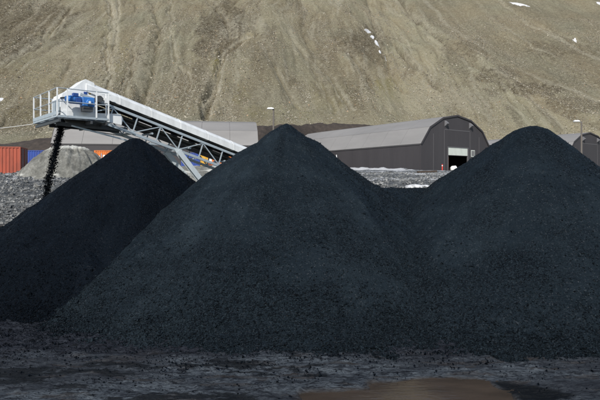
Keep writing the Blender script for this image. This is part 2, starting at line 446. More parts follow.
    return V, grid_quads(*X.shape), dict(dark=dark.ravel(), pale=pale.ravel(), moss=moss.ravel(), warm=warm.ravel(), rgt=rgt.ravel()), (X,YB,Z)
m, nt, b = new_mat('scree')
v = coords(nt); vd = coords(nt, (1.0, 0.16, 0.22))
n1 = noise(nt, 0.16, 8, 0.72, vd, 0.8); n2 = noise(nt, 0.75, 7, 0.8, v); n3 = noise(nt, 0.06, 5, 0.6, v); n4 = noise(nt, 1.9, 4, 0.9, v)
n5 = noise(nt, 0.42, 7, 0.78, coords(nt, (1.0, 0.7, 0.9)), 0.15)
c = ramp(nt, n1, [(0.28, (0.245,0.225,0.151)), (0.45, (0.366,0.344,0.237)), (0.6, (0.454,0.430,0.300)), (0.78, (0.554,0.529,0.382))])
c = mix(nt, math_n(nt, 'MULTIPLY', attr(nt, 'rgt'), 0.6), c, (0.576,0.540,0.365))
c = mix(nt, math_n(nt, 'MULTIPLY', ramp(nt, n3, [(0.4, 0.0), (0.65, 1.0)]), 0.35), c, (0.294,0.293,0.227))
c = mix(nt, math_n(nt, 'MULTIPLY', attr(nt, 'warm'), 0.45), c, (0.443,0.327,0.190))
c = mix(nt, math_n(nt, 'MULTIPLY', attr(nt, 'moss'), ramp(nt, n5, [(0.42, 0.1), (0.56, 0.85)])), c, (0.277,0.246,0.061))
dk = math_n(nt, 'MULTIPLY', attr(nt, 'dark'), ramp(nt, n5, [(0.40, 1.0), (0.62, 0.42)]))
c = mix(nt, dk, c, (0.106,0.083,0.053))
c = mix(nt, math_n(nt, 'MULTIPLY', attr(nt, 'pale'), ramp(nt, n5, [(0.40, 0.35), (0.54, 1.0)])), c, (0.665,0.622,0.492))
c = mix(nt, ramp(nt, n2, [(0.34, 0.5), (0.45, 0.0)]), c, (0.154,0.133,0.087))
c = mix(nt, ramp(nt, n2, [(0.52, 0.0), (0.64, 0.5)]), c, (0.687,0.644,0.471))
c = mix(nt, ramp(nt, n4, [(0.34, 0.6), (0.46, 0.0)]), c, (0.133,0.115,0.078))
c = mix(nt, ramp(nt, n4, [(0.54, 0.0), (0.68, 0.6)]), c, (0.731,0.666,0.492))
nt.links.new(c, b.inputs['Base Color']); b.inputs['Roughness'].default_value = 0.95; b.inputs['Specular IOR Level'].default_value = 0.12
bump(nt, b, math_n(nt, 'ADD', math_n(nt, 'MULTIPLY', n4, 1.0), math_n(nt, 'MULTIPLY', n2, 2.2)), 1.0, 0.9)
M_scree = m
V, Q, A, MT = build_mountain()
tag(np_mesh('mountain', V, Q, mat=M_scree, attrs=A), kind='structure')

n = 260000
yb = 172+170*rng.random(n)**0.9; tx = rng.uniform(-0.62, 0.62, n); xx = tx*(yb+25); yy = yb+shift(xx)
def mz(x, y):
    X_, Y_, Z_ = MT; y = y-shift(x)
    r_ = np.interp(y, Y_[:,0], np.arange(Y_.shape[0])); c_ = (x/(y+60)/0.68+1)/2*(X_.shape[1]-1)
    r0 = r_.astype(int).clip(0, Y_.shape[0]-2); c0 = c_.astype(int).clip(0, X_.shape[1]-2); fr_ = r_-r0; fc = c_-c0
    return (Z_[r0,c0]*(1-fr_)+Z_[r0+1,c0]*fr_)*(1-fc)+(Z_[r0,c0+1]*(1-fr_)+Z_[r0+1,c0+1]*fr_)*fc
den = sstep(-0.35, 0.35, fbm(xx*0.08, yy*0.04, 4, 301)); ok = rng.random(n) < (0.15+0.85*den); xx, yy = xx[ok], yy[ok]
size = np.clip(rng.lognormal(-2.05, 0.45, len(xx)), 0.05, 0.55)
LV, LT = lumps(np.stack([xx, yy, mz(xx, yy)+size*0.15], -1), size)
tone = np.repeat(rng.random(len(xx)), 6)
m, nt, b = new_mat('scree_stone')
nt.links.new(ramp(nt, attr(nt, 'tone'), [(0.0, (0.09,0.08,0.065)), (0.45, (0.29,0.265,0.21)), (0.78, (0.36,0.335,0.265)), (0.92, (0.43,0.405,0.345)), (1.0, (0.38,0.25,0.14))]), b.inputs['Base Color'])
b.inputs['Roughness'].default_value = 0.95; b.inputs['Specular IOR Level'].default_value = 0.15
tag(np_mesh('scree_stones', LV, None, LT, m, attrs=dict(tone=tone)), 'grey brown stones strewn over the mountainside', 'scree', kind='stuff')

# near yard of coal mud ------------------------------------------------
PUD = [(300,393),(312,390),(340,389),(366,387),(374,382),(395,381),(415,378),(450,376),(476,378),(490,381),(497,387),(512,394),(522,402),(522,412),(298,412)]
PUD2 = [(494,357),(505,355),(520,356),(534,359),(530,362),(512,363),(500,361)]
DARKP = [(490,381),(510,382),(545,388),(582,395),(570,402),(520,402),(505,392)]
def gpx(px, py):
    D = EYE*F/(py-HY); return ((px-300)/F*D, D)
def in_poly(X, Y, P):
    r = np.zeros(X.shape, bool); n = len(P)
    for i in range(n):
        x0,y0 = P[i]; x1,y1 = P[(i+1)%n]
        if abs(y1-y0) < 1e-9: continue
        c = ((Y < y0) != (Y < y1)) & (X < (x1-x0)*(Y-y0)/(y1-y0)+x0)
        r ^= c
    return r
def soft_poly(X, Y, P, w):
    W = [gpx(*p) for p in P]
    ins = in_poly(X, Y, W); d = poly_dist(X, Y, W+[W[0]])
    return np.where(ins, d, -d)
def yard():
    xs = np.arange(-12.5, 13.5, 0.028)
    ys = np.concatenate([np.arange(4.0, 8.6, 0.08), np.arange(8.6, 15.6, 0.026), np.arange(15.6, 23.5, 0.1)])
    X, Y = np.meshgrid(xs, ys)
    Z = 0.012 + 0.035*fbm(X*0.5, Y*0.8, 3, 7)
    Z += 0.022*fbm(X*1.6, Y*4.0, 4, 17)                       # ripples, stretched along the tyre direction
    lump = np.clip(fbm(X*9, Y*14, 4, 27)-0.08, 0, 1)
    zone = sstep(10.9, 12.2, Y + 0.5*fbm(X*0.6, Y*0.6, 3, 37) - 0.07*X*0)  # nearer the heaps: crumbly coal
    Z += (0.045+0.03*zone)*lump
    Z += 0.018*np.clip(fbm(X*2.4, Y*7, 3, 47), -1, 1)*(0.6+zone)
    # two sets of faint wheel tracks
    for c, sl in ((-1.4, 0.10), (0.5, 0.10), (3.6, -0.05), (5.4, -0.05)):
        dline = np.abs(Y-(10.75+sl*X+0.0*c) - 0.35*np.sin(X*0.35+c))
        Z -= 0.018*np.exp(-(dline/0.16)**2)
    Z += 0.010*np.clip(fbm(X*14, Y*20, 3, 127),0,1)
    sd = soft_poly(X + 0.12*fbm(X*2, Y*2, 3, 67), Y + 0.12*fbm(X*2.3, Y*2.6, 3, 57), PUD, 1)
    sd2 = soft_poly(X + 0.1*fbm(X*3, Y*3, 3, 68), Y + 0.1*fbm(X*3, Y*3, 3, 58), PUD2, 1)
    sd3 = soft_poly(X + 0.1*fbm(X*3, Y*3, 3, 69), Y + 0.1*fbm(X*3, Y*3, 3, 59), DARKP, 1)
    pud = np.maximum(sd, sd2); k = sstep(-0.10, 0.14, pud)
    Z = Z*(1-k) + (-0.05)*k
    Z = np.where(sd3 > -0.05, Z - 0.02*sstep(-0.05, 0.2, sd3), Z)
    wet = sstep(-0.05, 0.1, sd3)
    wet = np.maximum(wet, 0.85*sstep(0.16, 0.24, fbm(X*0.8-3, Y*2.4, 6, 83, 0.7))*(1-zone)*(X < 0.5))
    brown = np.maximum(sstep(-0.12, 0.05, pud), 0.5*sstep(0.25, 0.45, fbm(X*1.3, Y*5, 4, 93))*(1-zone))
    edge = sstep(4, 5.2, Y)*sstep(-10.5, -9.5, X)*(1-sstep(9.5, 10.4, X))
    V = np.stack([X,Y,Z],-1).reshape(-1,3)
    return V, grid_quads(*X.shape), dict(zone=zone.ravel(), wet=wet.ravel(), brown=brown.ravel())
m, nt, b = new_mat('coal_mud')
v = coords(nt); vs = coords(nt, (0.5, 1.4, 1.0))
a1 = noise(nt, 2.2, 7, 0.7, vs, 0.6); a2 = noise(nt, 24, 6, 0.78, vs); a3 = noise(nt, 60, 3, 0.7, v)
light = ramp(nt, a1, [(0.30, (0.012,0.015,0.020)), (0.42, (0.050,0.060,0.072)), (0.56, (0.110,0.128,0.144))])
light = mix(nt, ramp(nt, a2, [(0.40, 0.95), (0.50, 0.0)]), light, (0.006,0.007,0.010))
sp = noise(nt, 7.5, 6, 0.72, coords(nt, (0.45, 1.5, 1.0)), 0.3)
light = mix(nt, ramp(nt, sp, [(0.41, 0.85), (0.49, 0.0)]), light, (0.005,0.006,0.009))
darkc = ramp(nt, a2, [(0.38, (0.004,0.005,0.008)), (0.52, (0.020,0.023,0.031)), (0.70, (0.044,0.050,0.062))])
darkc = mix(nt, ramp(nt, sp, [(0.43, 0.9), (0.48, 0.0)]), darkc, (0.003,0.004,0.006))
zf = math_n(nt, 'ADD', attr(nt, 'zone'), math_n(nt, 'MULTIPLY', math_n(nt, 'SUBTRACT', a1, 0.5), 2.4), clamp=True)
big = noise(nt, 0.55, 4, 0.6, coords(nt, (0.5,1.2,1.0)), 0.5)
light = mix(nt, ramp(nt, big, [(0.42, 0.6), (0.56, 0.0)]), light, (0.018,0.020,0.025))
c = mix(nt, zf, light, darkc)
c = mix(nt, math_n(nt, 'MULTIPLY', attr(nt, 'brown'), 0.75), c, (0.046,0.036,0.028))
c = mix(nt, attr(nt, 'wet'), c, (0.006,0.007,0.008))
nt.links.new(c, b.inputs['Base Color'])
nt.links.new(math_n(nt, 'SUBTRACT', ramp(nt, a2, [(0.3, 0.55), (0.7, 0.9)]), math_n(nt, 'MULTIPLY', attr(nt, 'wet'), 0.3)), b.inputs['Roughness'])
b.inputs['Specular IOR Level'].default_value = 0.12
bump(nt, b, math_n(nt, 'ADD', math_n(nt, 'ADD', a2, math_n(nt, 'MULTIPLY', sp, 2.0)), math_n(nt, 'MULTIPLY', a3, 0.4)), 0.8, 0.04)
M_mud = m
V, Q, A = yard()
tag(np_mesh('coal_yard', V, Q, mat=M_mud, attrs=A), kind='structure')
# far sides and the part behind the camera: plain sheet under the yard
xs = np.linspace(-220, 220, 221); ys = np.concatenate([np.linspace(-60, 4, 33), np.linspace(5, 17.6, 14)])
X, Y = np.meshgrid(xs, ys); Z = -0.14 + 0.03*fbm(X*0.3, Y*0.3, 3, 2)
n = X.size
tag(np_mesh('yard_surround', np.stack([X,Y,Z],-1).reshape(-1,3), grid_quads(*X.shape), mat=M_mud,
            attrs=dict(zone=np.full(n,0.4), wet=np.zeros(n), brown=np.zeros(n))), kind='structure')

m, nt, b = new_mat('muddy_water')
n1 = noise(nt, 1.5, 5, 0.6, coords(nt, (0.6,1.4,1)))
nt.links.new(ramp(nt, n1, [(0.35, (0.038,0.029,0.022)), (0.7, (0.060,0.045,0.034))]), b.inputs['Base Color'])
b.inputs['Roughness'].default_value = 0.10; b.inputs['IOR'].default_value = 1.33
bump(nt, b, noise(nt, 9, 3, 0.5, coords(nt, (0.5,1.5,1))), 0.12, 0.02)
M_pud = m
def water_sheet(name, P, z, grow):
    W = [gpx(*p) for p in P]; cx = sum(p[0] for p in W)/len(W); cy = sum(p[1] for p in W)/len(W)
    mb = MB(); vs = []
    for x, y in W:
        d = math.hypot(x-cx, y-cy); k = (d+grow)/d
        vs.append((cx+(x-cx)*k, cy+(y-cy)*k, z))
    # a thin closed body of water
    n = len(vs); mb.add([(x,y,z-0.05) for x,y,z in vs]+vs, [tuple(range(n-1,-1,-1)), tuple(range(n,2*n))]+[(i,(i+1)%n,n+(i+1)%n,n+i) for i in range(n)])
    return mb.build(name, M_pud)
tag(water_sheet('puddle', PUD, -0.022, 0.25), kind='structure')

# ------------------------------------------------------------------ coal heaps
def cone(X, Y, cx, cy, H, tanL, tanR, rho, seed, tf=None, skirt=0.5):
    dx, dy = X-cx, Y-cy; r = np.hypot(dx, dy); c = dx/np.maximum(r, 1e-6)
    tan = (tanL+tanR)/2 + (tanR-tanL)/2*c
    ang = np.arctan2(dy, dx)
    rr = np.sqrt(r*r+rho*rho)-rho
    h = H - tan*rr
    # avalanche chutes and bulges, stronger low down
    w = sstep(0.3, 4.5, r)
    h = h + w*0.20*fbm(np.cos(ang)*3.2+seed, np.sin(ang)*3.2+r*0.12, 4, seed)
    h = h - w*0.02*np.clip(1-np.abs(fbm(np.cos(ang)*9+seed, np.sin(ang)*9+r*0.15, 3, seed+7))*3, 0, 1)
    h = h + 0.15*fbm(X*0.45, Y*0.45, 4, seed+5)*w
    # spreading foot
    h = np.where(h < skirt, skirt*np.exp((h-skirt)/skirt*0.85)-0.10, h-0.10)
    return h
def heap(name, fn, box, mat, label, n_lump, seed, paleness):
    x0,x1,y0,y1 = box; st = 0.034
    X, Y = np.meshgrid(np.arange(x0, x1, st), np.arange(y0, y1, st))
    H = fn(X, Y)
    rough = 0.055*fbm(X*1.7, Y*1.7, 5, seed+50) + 0.016*fbm(X*9, Y*9, 3, seed+60) + 0.010*fbm(X*16, Y*16, 2, seed+61)
    H2 = H + rough
    led = fbm(X*0.5, (H)*1.6+fbm(X*0.6,Y*0.6,3,seed+90)*1.2, 3, seed+91)
    H2 = H2 + 0.05*np.clip(led*2,-1,1)*(H > 0.2)
    keep = (H2[:-1,:-1] > -0.12) | (H2[1:,1:] > -0.12)
    q = grid_quads(*X.shape, keep=keep)
    used = np.unique(q); remap = np.full(X.size, -1); remap[used] = np.arange(len(used)); q = remap[q]
    V = np.stack([X,Y,H2],-1).reshape(-1,3)[used]
    # loose lumps: more and bigger ones towards the foot
    n = n_lump*3
    px = rng.uniform(x0, x1, n); py = rng.uniform(y0, min(y1, (y0+y1)/2+2.5), n)
    ix = np.clip(((px-x0)/st).astype(int), 0, X.shape[1]-1); iy = np.clip(((py-y0)/st).astype(int), 0, X.shape[0]-1)
    hz = H2[iy, ix]
    top = H.max(); lowk = np.clip(1-hz/top, 0, 1)
    patch = sstep(-0.25, 0.3, fbm(px*0.7, py*0.7, 3, seed+70))
    p = (0.25+0.75*lowk**1.5)*(0.35+0.65*patch)
    ok = (hz > -0.03) & (rng.random(n) < p)
    px, py, hz, lowk = px[ok][:n_lump], py[ok][:n_lump], hz[ok][:n_lump], lowk[ok][:n_lump]
    size = np.clip(rng.lognormal(-4.35, 0.42, len(px)), 0.006, 0.06)*(0.65+0.55*lowk+0.75*lowk**6)
    LV, LT = lumps(np.stack([px,py,hz+size*0.25],-1), size)
    tris = LT+len(V); VV = np.concatenate([V, LV])
    dz = paleness(VV[:,0], VV[:,1], VV[:,2])
    iy0, ix0 = np.unravel_index(np.argmax(H), H.shape); ax, ay = X[0,ix0], Y[iy0,0]
    an = np.arctan2(VV[:,1]-ay, VV[:,0]-ax); rr_ = np.hypot(VV[:,0]-ax, VV[:,1]-ay)
    an = an + 0.05*fbm(VV[:,0]*0.9, VV[:,1]*0.9, 3, seed+81)
    dz = dz*(0.78+0.5*fbm(an*6, rr_*0.4, 4, seed+82)+0.5*fbm(VV[:,0]*0.55, VV[:,1]*0.55, 5, seed+85, 0.6)+0.18*fbm(an*22, rr_*0.8, 3, seed+83))
    coarse = np.clip(0.22+1.1*fbm(an*4, rr_*0.9, 5, seed+84)+0.55*sstep(0.55, 1.0, 1-VV[:,2]/top), 0, 1)
    coarse[len(V):] = 1.0
    dz = np.clip(dz*(1-0.25*coarse), 0, 2)
    cx, cy = (x0+x1)/2, (y0+y1)/2
    VV = VV - np.array([cx, cy, 0])
    o = np_mesh(name, VV, q, tris, mat, attrs=dict(paleness=dz, coarse=coarse))
    o.location = (cx, cy, 0)
    tag(o, label, 'coal heap', 'coal heaps in a row across the yard')
    return o
# centre
def f_mid(X, Y):
    a = cone(X, Y, -0.48, 20.0, 5.76, 0.775, 0.715, 0.18, 3)
    # nearly level saddle joining the right heap
    ax_, ay_, bx_, by_ = 3.0, 20.5, 5.6, 19.9
    t_ = np.clip(((X-ax_)*(bx_-ax_)+(Y-ay_)*(by_-ay_))/((bx_-ax_)**2+(by_-ay_)**2), 0, 1)
    dx_, dy_ = X-ax_-t_*(bx_-ax_), Y-ay_-t_*(by_-ay_); rr_ = np.hypot(dx_, dy_)
    kk_ = np.where(dy_ < 0, 0.50, 0.75) 
    e = 3.50 - 0.12*t_ - kk_*(np.sqrt(rr_**2+0.35**2)-0.35) + 0.08*fbm(X*0.9, Y*0.9, 4, 63)
    e = np.where(e < 0.5, 0.5*np.exp((e-0.5)/0.5*0.85)-0.10, e-0.10)
    # shallow shoulder left of the crest
    d = cone(X, Y, -1.35, 20.1, 5.12, 0.78, 0.75, 0.5, 23)
    q = np.maximum(a, d); k_ = 0.001+0.35*sstep(0.3, 1.1, np.maximum(q, e)); h_ = np.clip(0.5+0.5*(q-e)/k_, 0, 1)
    return e*(1-h_)+q*h_+k_*h_*(1-h_)
def f_left(X, Y):
    a = cone(X, Y, -6.28, 21.5, 5.34, 0.765, 0.98, 0.5, 33)
    b = cone(X, Y, -10.9, 24.0, 2.6, 0.74, 0.74, 0.3, 34)
    return np.maximum(a, b)
def f_right(X, Y):
    a = cone(X, Y, 7.82, 18.9, 5.56, 0.75, 0.97, 0.72, 43)
    b = cone(X, Y, 7.25, 18.9, 5.18, 0.75, 0.9, 0.5, 44)
    return np.maximum(a, b)
heap('coal_heap', f_mid, (-9.0, 10.5, 11.2, 28.5), M_coal, 'tallest pointed coal heap, grey black, in the middle of the row', 95000, 100,
     lambda x,y,z: 0.5 + 1.3*(1-sstep(-5.0, 0.5, x)))  # paler towards the left flank
heap('coal_heap', f_left, (-15.0, 1.5, 13.6, 30.0), M_coal_dark, 'blackest coal heap, under the raised end of the conveyor', 60000, 200,
     lambda x,y,z: 0.5+0*x)
heap('coal_heap', f_right, (-0.8, 16.5, 10.6, 27.0), M_coal, 'broad coal heap with a rounded top in front of the hall with the open door', 80000, 300,
     lambda x,y,z: 0.35+0.25*sstep(6, 1, x))  # slightly paler towards the left
# loose crumbs of coal strewn over the yard in front of the heaps
n = 34000
px = rng.uniform(-9.5, 9.5, n*2); py = 9.0+rng.random(n*2)**0.7*7.0
den = sstep(10.0, 13.0, py)*0.9+0.10 + 0.5*sstep(0.1,0.4,fbm(px*1.2, py*3, 3, 7))
ins = np.zeros(len(px), bool)
for P in (PUD, PUD2): ins |= in_poly(px, py, [gpx(*p) for p in P])
ok = (rng.random(n*2) < den) & ~ins
px, py = px[ok][:n], py[ok][:n]
size = np.clip(rng.lognormal(-4.7, 0.5, len(px)), 0.005, 0.045)
LV, LT = lumps(np.stack([px, py, np.full(len(px), 0.03)+0.02*fbm(px*1.6,py*4,4,17)], -1), size)
o = np_mesh('loose_coal', LV, None, LT, M_coal_dark, attrs=dict(paleness=np.full(len(LV), 0.6), coarse=np.ones(len(LV))))
tag(o, 'loose coal crumbs scattered over the mud in front of the heaps', 'coal rubble', kind='stuff')

# ------------------------------------------------------------------ halls
M_clad, nt, b = new_mat('dark_cladding')
v = coords(nt)
wv = node(nt, 'ShaderNodeTexWave', wave_type='BANDS', bands_direction='X'); wv.inputs['Scale'].default_value = 1.1
wv2 = node(nt, 'ShaderNodeTexWave', wave_type='BANDS', bands_direction='Y'); wv2.inputs['Scale'].default_value = 1.1
nt.links.new(v, wv.inputs[0]); nt.links.new(v, wv2.inputs[0])
big = noise(nt, 0.25, 5, 0.6, coords(nt, (1,1,0.12))); fine = noise(nt, 3, 5, 0.6, v)
c = ramp(nt, big, [(0.3, (0.044,0.041,0.044)), (0.7, (0.058,0.054,0.057))])
c = mix(nt, math_n(nt, 'MULTIPLY', fine, 0.3), c, (0.045,0.04,0.042))
nt.links.new(c, b.inputs['Base Color']); b.inputs['Roughness'].default_value = 0.6; b.inputs['Specular IOR Level'].default_value = 0.3
bump(nt, b, math_n(nt, 'ADD', wv.outputs['Fac'], wv2.outputs['Fac']), 0.35, 0.04)
M_roof, nt, b = new_mat('pale_roof_sheet')
v = coords(nt)
br = noise(nt, 0.3, 5, 0.6, coords(nt, (1,0.25,1))); fn_ = noise(nt, 2.5, 5, 0.6, v)
c = ramp(nt, br, [(0.3, (0.205,0.199,0.192)), (0.7, (0.258,0.250,0.242))])
c = mix(nt, math_n(nt, 'MULTIPLY', fn_, 0.25), c, (0.17,0.165,0.16))
nt.links.new(c, b.inputs['Base Color']); b.inputs['Roughness'].default_value = 0.55; b.inputs['Specular IOR Level'].default_value = 0.3
M_trim = paint('grey_trim', (0.11,0.105,0.11), 0.5, dirt_amt=0.2)
M_shut = paint('off_white_shutter', (0.62,0.66,0.60), 0.5, dirt=(0.3,0.3,0.26), dirt_amt=0.35, scale=1.0)
M_dark = paint('dark_interior', (0.02,0.02,0.022), 0.8, dirt_amt=0.1)
M_vent = paint('vent_metal', (0.17,0.17,0.18), 0.5, dirt_amt=0.15)
M_white = paint('white_paint', (0.80,0.81,0.80), 0.4, dirt=(0.35,0.34,0.32), dirt_amt=0.12)
M_rust = paint('rusty_frame', (0.14,0.05,0.03), 0.7, dirt_amt=0.3)
M_snow, nt, b = new_mat('old_snow')
c = ramp(nt, noise(nt, 3, 5, 0.6, coords(nt)), [(0.38, (0.42,0.42,0.41)), (0.55, (0.68,0.69,0.70))])
nt.links.new(c, b.inputs['Base Color']); b.inputs['Roughness'].default_value = 0.7
bump(nt, b, noise(nt, 6, 4, 0.6, coords(nt)), 0.5, 0.05)

PROF = [(0,0),(0,5.55),(2.87,9.3),(7.16,11.6),(12,12.45),(16.84,11.6),(21.13,9.3),(24,5.55),(24,0)]
def make_hall(name, loc, rz, L, door=True):
    """local x = across the gable (0..24), local y = back along the hall, z up"""
    t = empty(name, loc, rz)
    # roof: thick bent sheet, overhanging a little
    r = MB(); th = 0.18
    up = PROF[1:-1]
    for i in range(len(up)-1):
        (xa,za),(xb,zb) = up[i], up[i+1]
        n = Vector((-(zb-za), 0, (xb-xa))).normalized()
        nbay = int(L/6.0)
        for k in range(nbay):
            y0 = -0.12+k*(L+0.24)/nbay; y1 = -0.12+(k+1)*(L+0.24)/nbay-0.05
            q = [Vector((xa,y0,za)),Vector((xb,y0,zb)),Vector((xb,y1,zb)),Vector((xa,y1,za))]
            q2 = [p+n*th for p in q]
            r.add(q+q2, [(0,1,2,3),(7,6,5,4),(0,4,5,1),(1,5,6,2),(2,6,7,3),(3,7,4,0)])
    ro = r.build('roof', M_roof, t)
    nbay = int(L/6.0)
    for k in range(1, nbay):                      # dark seam under each joint of the sheets
        y = -0.12+k*(L+0.24)/nbay-0.025; s = MB()
        for i in range(len(up)-1):
            (xa,za),(xb,zb) = up[i], up[i+1]
            n = Vector((-(zb-za), 0, (xb-xa))).normalized()
            s.beam(Vector((xa,y,za))+n*0.05, Vector((xb,y,zb))+n*0.05, 0.045, 0.06, n)
        s.build('roof_seam', M_trim, ro)
    # long walls
    for x in (0.0, 24.0):
        w = MB(); o = 0.12 if x == 0 else -0.12
        w.box((min(x,x+o), 0.25, -1.5), (max(x,x+o), L-0.25, 5.5)); w.build('long_wall', M_clad, t)
    fl = MB()
    for (x, sgn) in ((0.0,-1),(24.0,1)):
        xa = x+sgn*0.02; xb = x+sgn*0.14
        fl.box((min(xa,xb), 0.3, 5.42), (max(xa,xb), L-0.3, 5.52))
    fl.build('eaves_trim', M_trim, t)
    # gables: front with a door opening, back plain
    DX0, DX1, DZ = 8.85, 15.9, 5.25
    def gable(y0, y1, hole):
        g = MB()
        prof = [(x, z) for x, z in PROF]
        prof[0] = (0,-1.5); prof[-1] = (24,-1.5)
        if not hole:
            g.prism(prof, y0, y1, lambda p, y: (p[0], y, p[1]))
        else:
            def ztop(x):
                for (xa,za),(xb,zb) in zip(PROF[1:-2], PROF[2:-1]):
                    if xa <= x <= xb: return za+(zb-za)*(x-xa)/(xb-xa)
            g.prism([(0,-1.5),(DX0,-1.5),(DX0,ztop(DX0)),(7.16,11.6),(2.87,9.3),(0,5.55)], y0, y1, lambda p, y: (p[0], y, p[1]))
            g.prism([(DX1,-1.5),(24,-1.5),(24,5.55),(21.13,9.3),(16.84,11.6),(DX1,ztop(DX1))], y0, y1, lambda p, y: (p[0], y, p[1]))
            g.prism([(DX0,DZ),(DX1,DZ),(DX1,ztop(DX1)),(12,12.45),(DX0,ztop(DX0))], y0, y1, lambda p, y: (p[0], y, p[1]))
        return g
    gable(0, 0.2, door).build('front_gable', M_clad, t)
    gable(L-0.2, L, False).build('rear_gable', M_clad, t)
    # edge flashing along the gable verge
    fl = MB()
    for (xa,za),(xb,zb) in zip(up[:-1], up[1:]):
        n = Vector((-(zb-za), 0, (xb-xa))).normalized()
        fl.beam(Vector((xa,-0.17,za))+n*0.03, Vector((xb,-0.17,zb))+n*0.03, 0.09, 0.36, n)
    fl.build('verge_flashing', M_clad, t)
    # cladding joints on the gable
    jn = MB()
    jn.box((7.6,-0.03,9.05), (16.6,0.0,9.2))
    for x in (4.0, 7.6, 16.6, 20.0): jn.box((x-0.05,-0.035,-1.0), (x+0.05,0.0,9.0 if x in (7.6,16.6) else 8.0))
    jn.build('cladding_joint', M_trim, t)
    for x in (8.0, 16.6):
        v_ = MB()
        v_.prism([(0,0.0),(-0.75,-0.55),(-0.75,-0.8),(0,-1.3)], -0.30, 0.30, lambda p, q, x=x: (x+q, p[0]-0.0, 10.75+p[1]+0.35))
        vo = v_.build('vent_hood', M_vent, t)
        l_ = MB()
        for k in range(4): l_.box((x-0.25, -0.78, 10.12+k*0.07), (x+0.25, -0.752, 10.15+k*0.07))
        l_.build('louvre', M_dark, vo)
    if door:
        d = MB()
        nsl = 8
        for k in range(nsl): d.box((DX0+0.12, 0.06, DZ-1.75+k*0.22), (DX1-0.12, 0.13, DZ-1.75+k*0.22+0.205))
        sh = d.build('roller_door', M_shut, t)
        MB().box((DX0+0.1,0.03,DZ-1.86),(DX1-0.1,0.15,DZ-1.76)).build('bottom_rail', M_trim, sh)
        f = MB(); f.box((DX0-0.16,-0.05,-1.0),(DX0+0.10,0.24,DZ+0.1)); f.box((DX1-0.10,-0.05,-1.0),(DX1+0.16,0.24,DZ+0.1)); f.box((DX0+0.10,-0.05,DZ-0.02),(DX1-0.10,0.04,DZ+0.12))
        f.build('door_frame', M_trim, t)
        MB().box((DX0+0.12,0.26,-0.6),(DX0+0.55,0.9,3.0)).build('inner_post', M_rust, t)
        w = MB(); w.box((17.0,-0.05,3.3),(18.35,0.0,4.85)); wo_ = w.build('side_window', M_shut, t)
        g = MB(); g.box((17.15,-0.07,3.45),(17.6,-0.052,4.7)); g.box((17.72,-0.07,3.45),(18.2,-0.052,4.7)); g.build('pane', M_trim, wo_)
        fl = MB(); fl.box((0.3,0.3,-0.35),(23.7,L-0.3,-0.05)); fl.build('floor_slab', M_dark, t)
    return t
RZ = math.atan2(0.585, 0.81)
H1 = make_hall('storage_hall', (25.9, 120.0, 6.75), RZ, 50)
tag(H1, 'long dark clad storage hall with curved roof and half open white roller door', 'hall', 'storage halls at the foot of the mountain')
H2_ = make_hall('storage_hall', (77.2, 161.0, 6.7), RZ, 54, door=False)
tag(H2_, 'hall partly hidden behind the right heap with a street lamp before its gable', 'hall', 'storage halls at the foot of the mountain')
# left hall, side on: its long wall faces the camera
th = math.radians(8)
ux, uy = math.cos(th), math.sin(th)
# local y runs from the right end towards the left end, local x runs away from the camera
H3_ = make_hall('storage_hall', (-57.0, 127.5, 7.25), th, 47, door=False)
H3_.location = (-57.0+48*ux, 127.5+48*uy, 7.0); H3_.rotation_euler = (0, 0, th+math.pi/2)
# local x must point away from the camera: mirror by turning the other way and starting at the left end
H3_.rotation_euler = (0, 0, th-math.pi/2); H3_.location = (-56.6-24*uy, 127.5+24*ux, 7.3)
tag(H3_, 'grey storage hall standing side on behind the conveyor, farthest left', 'hall', 'storage halls at the foot of the mountain')
# hall floor pad contents: a white bulk bag just inside the door
def hall_pt(x, y, z): 
    c, s_ = math.cos(RZ), math.sin(RZ); return (25.9+x*c-y*s_, 120+x*s_+y*c, 6.75+z)
bb = MB()
P8 = [(-.62,-.55,0),(.6,-.55,0),(.62,.55,0),(-.6,.55,0),(-.7,-.62,.62),(.7,-.62,.6),(.7,.62,.64),(-.7,.62,.6),(-.42,-.4,1.08),(.5,-.4,1.16),(.45,.42,1.12),(-.4,.4,1.05)]
bb.add(P8, [(0,3,2,1),(0,1,5,4),(1,2,6,5),(2,3,7,6),(3,0,4,7),(4,5,9,8),(5,6,10,9),(6,7,11,10),(7,4,8,11),(8,9,10,11)])
bo = bb.build('bulk_bag', M_white, bevel=0.08); bo.location = hall_pt(12.9, 1.8, 0.1); bo.scale = (1.1,1.1,0.95)
tag(bo, 'white bulk bag just inside the open roller door of the hall', 'bag')

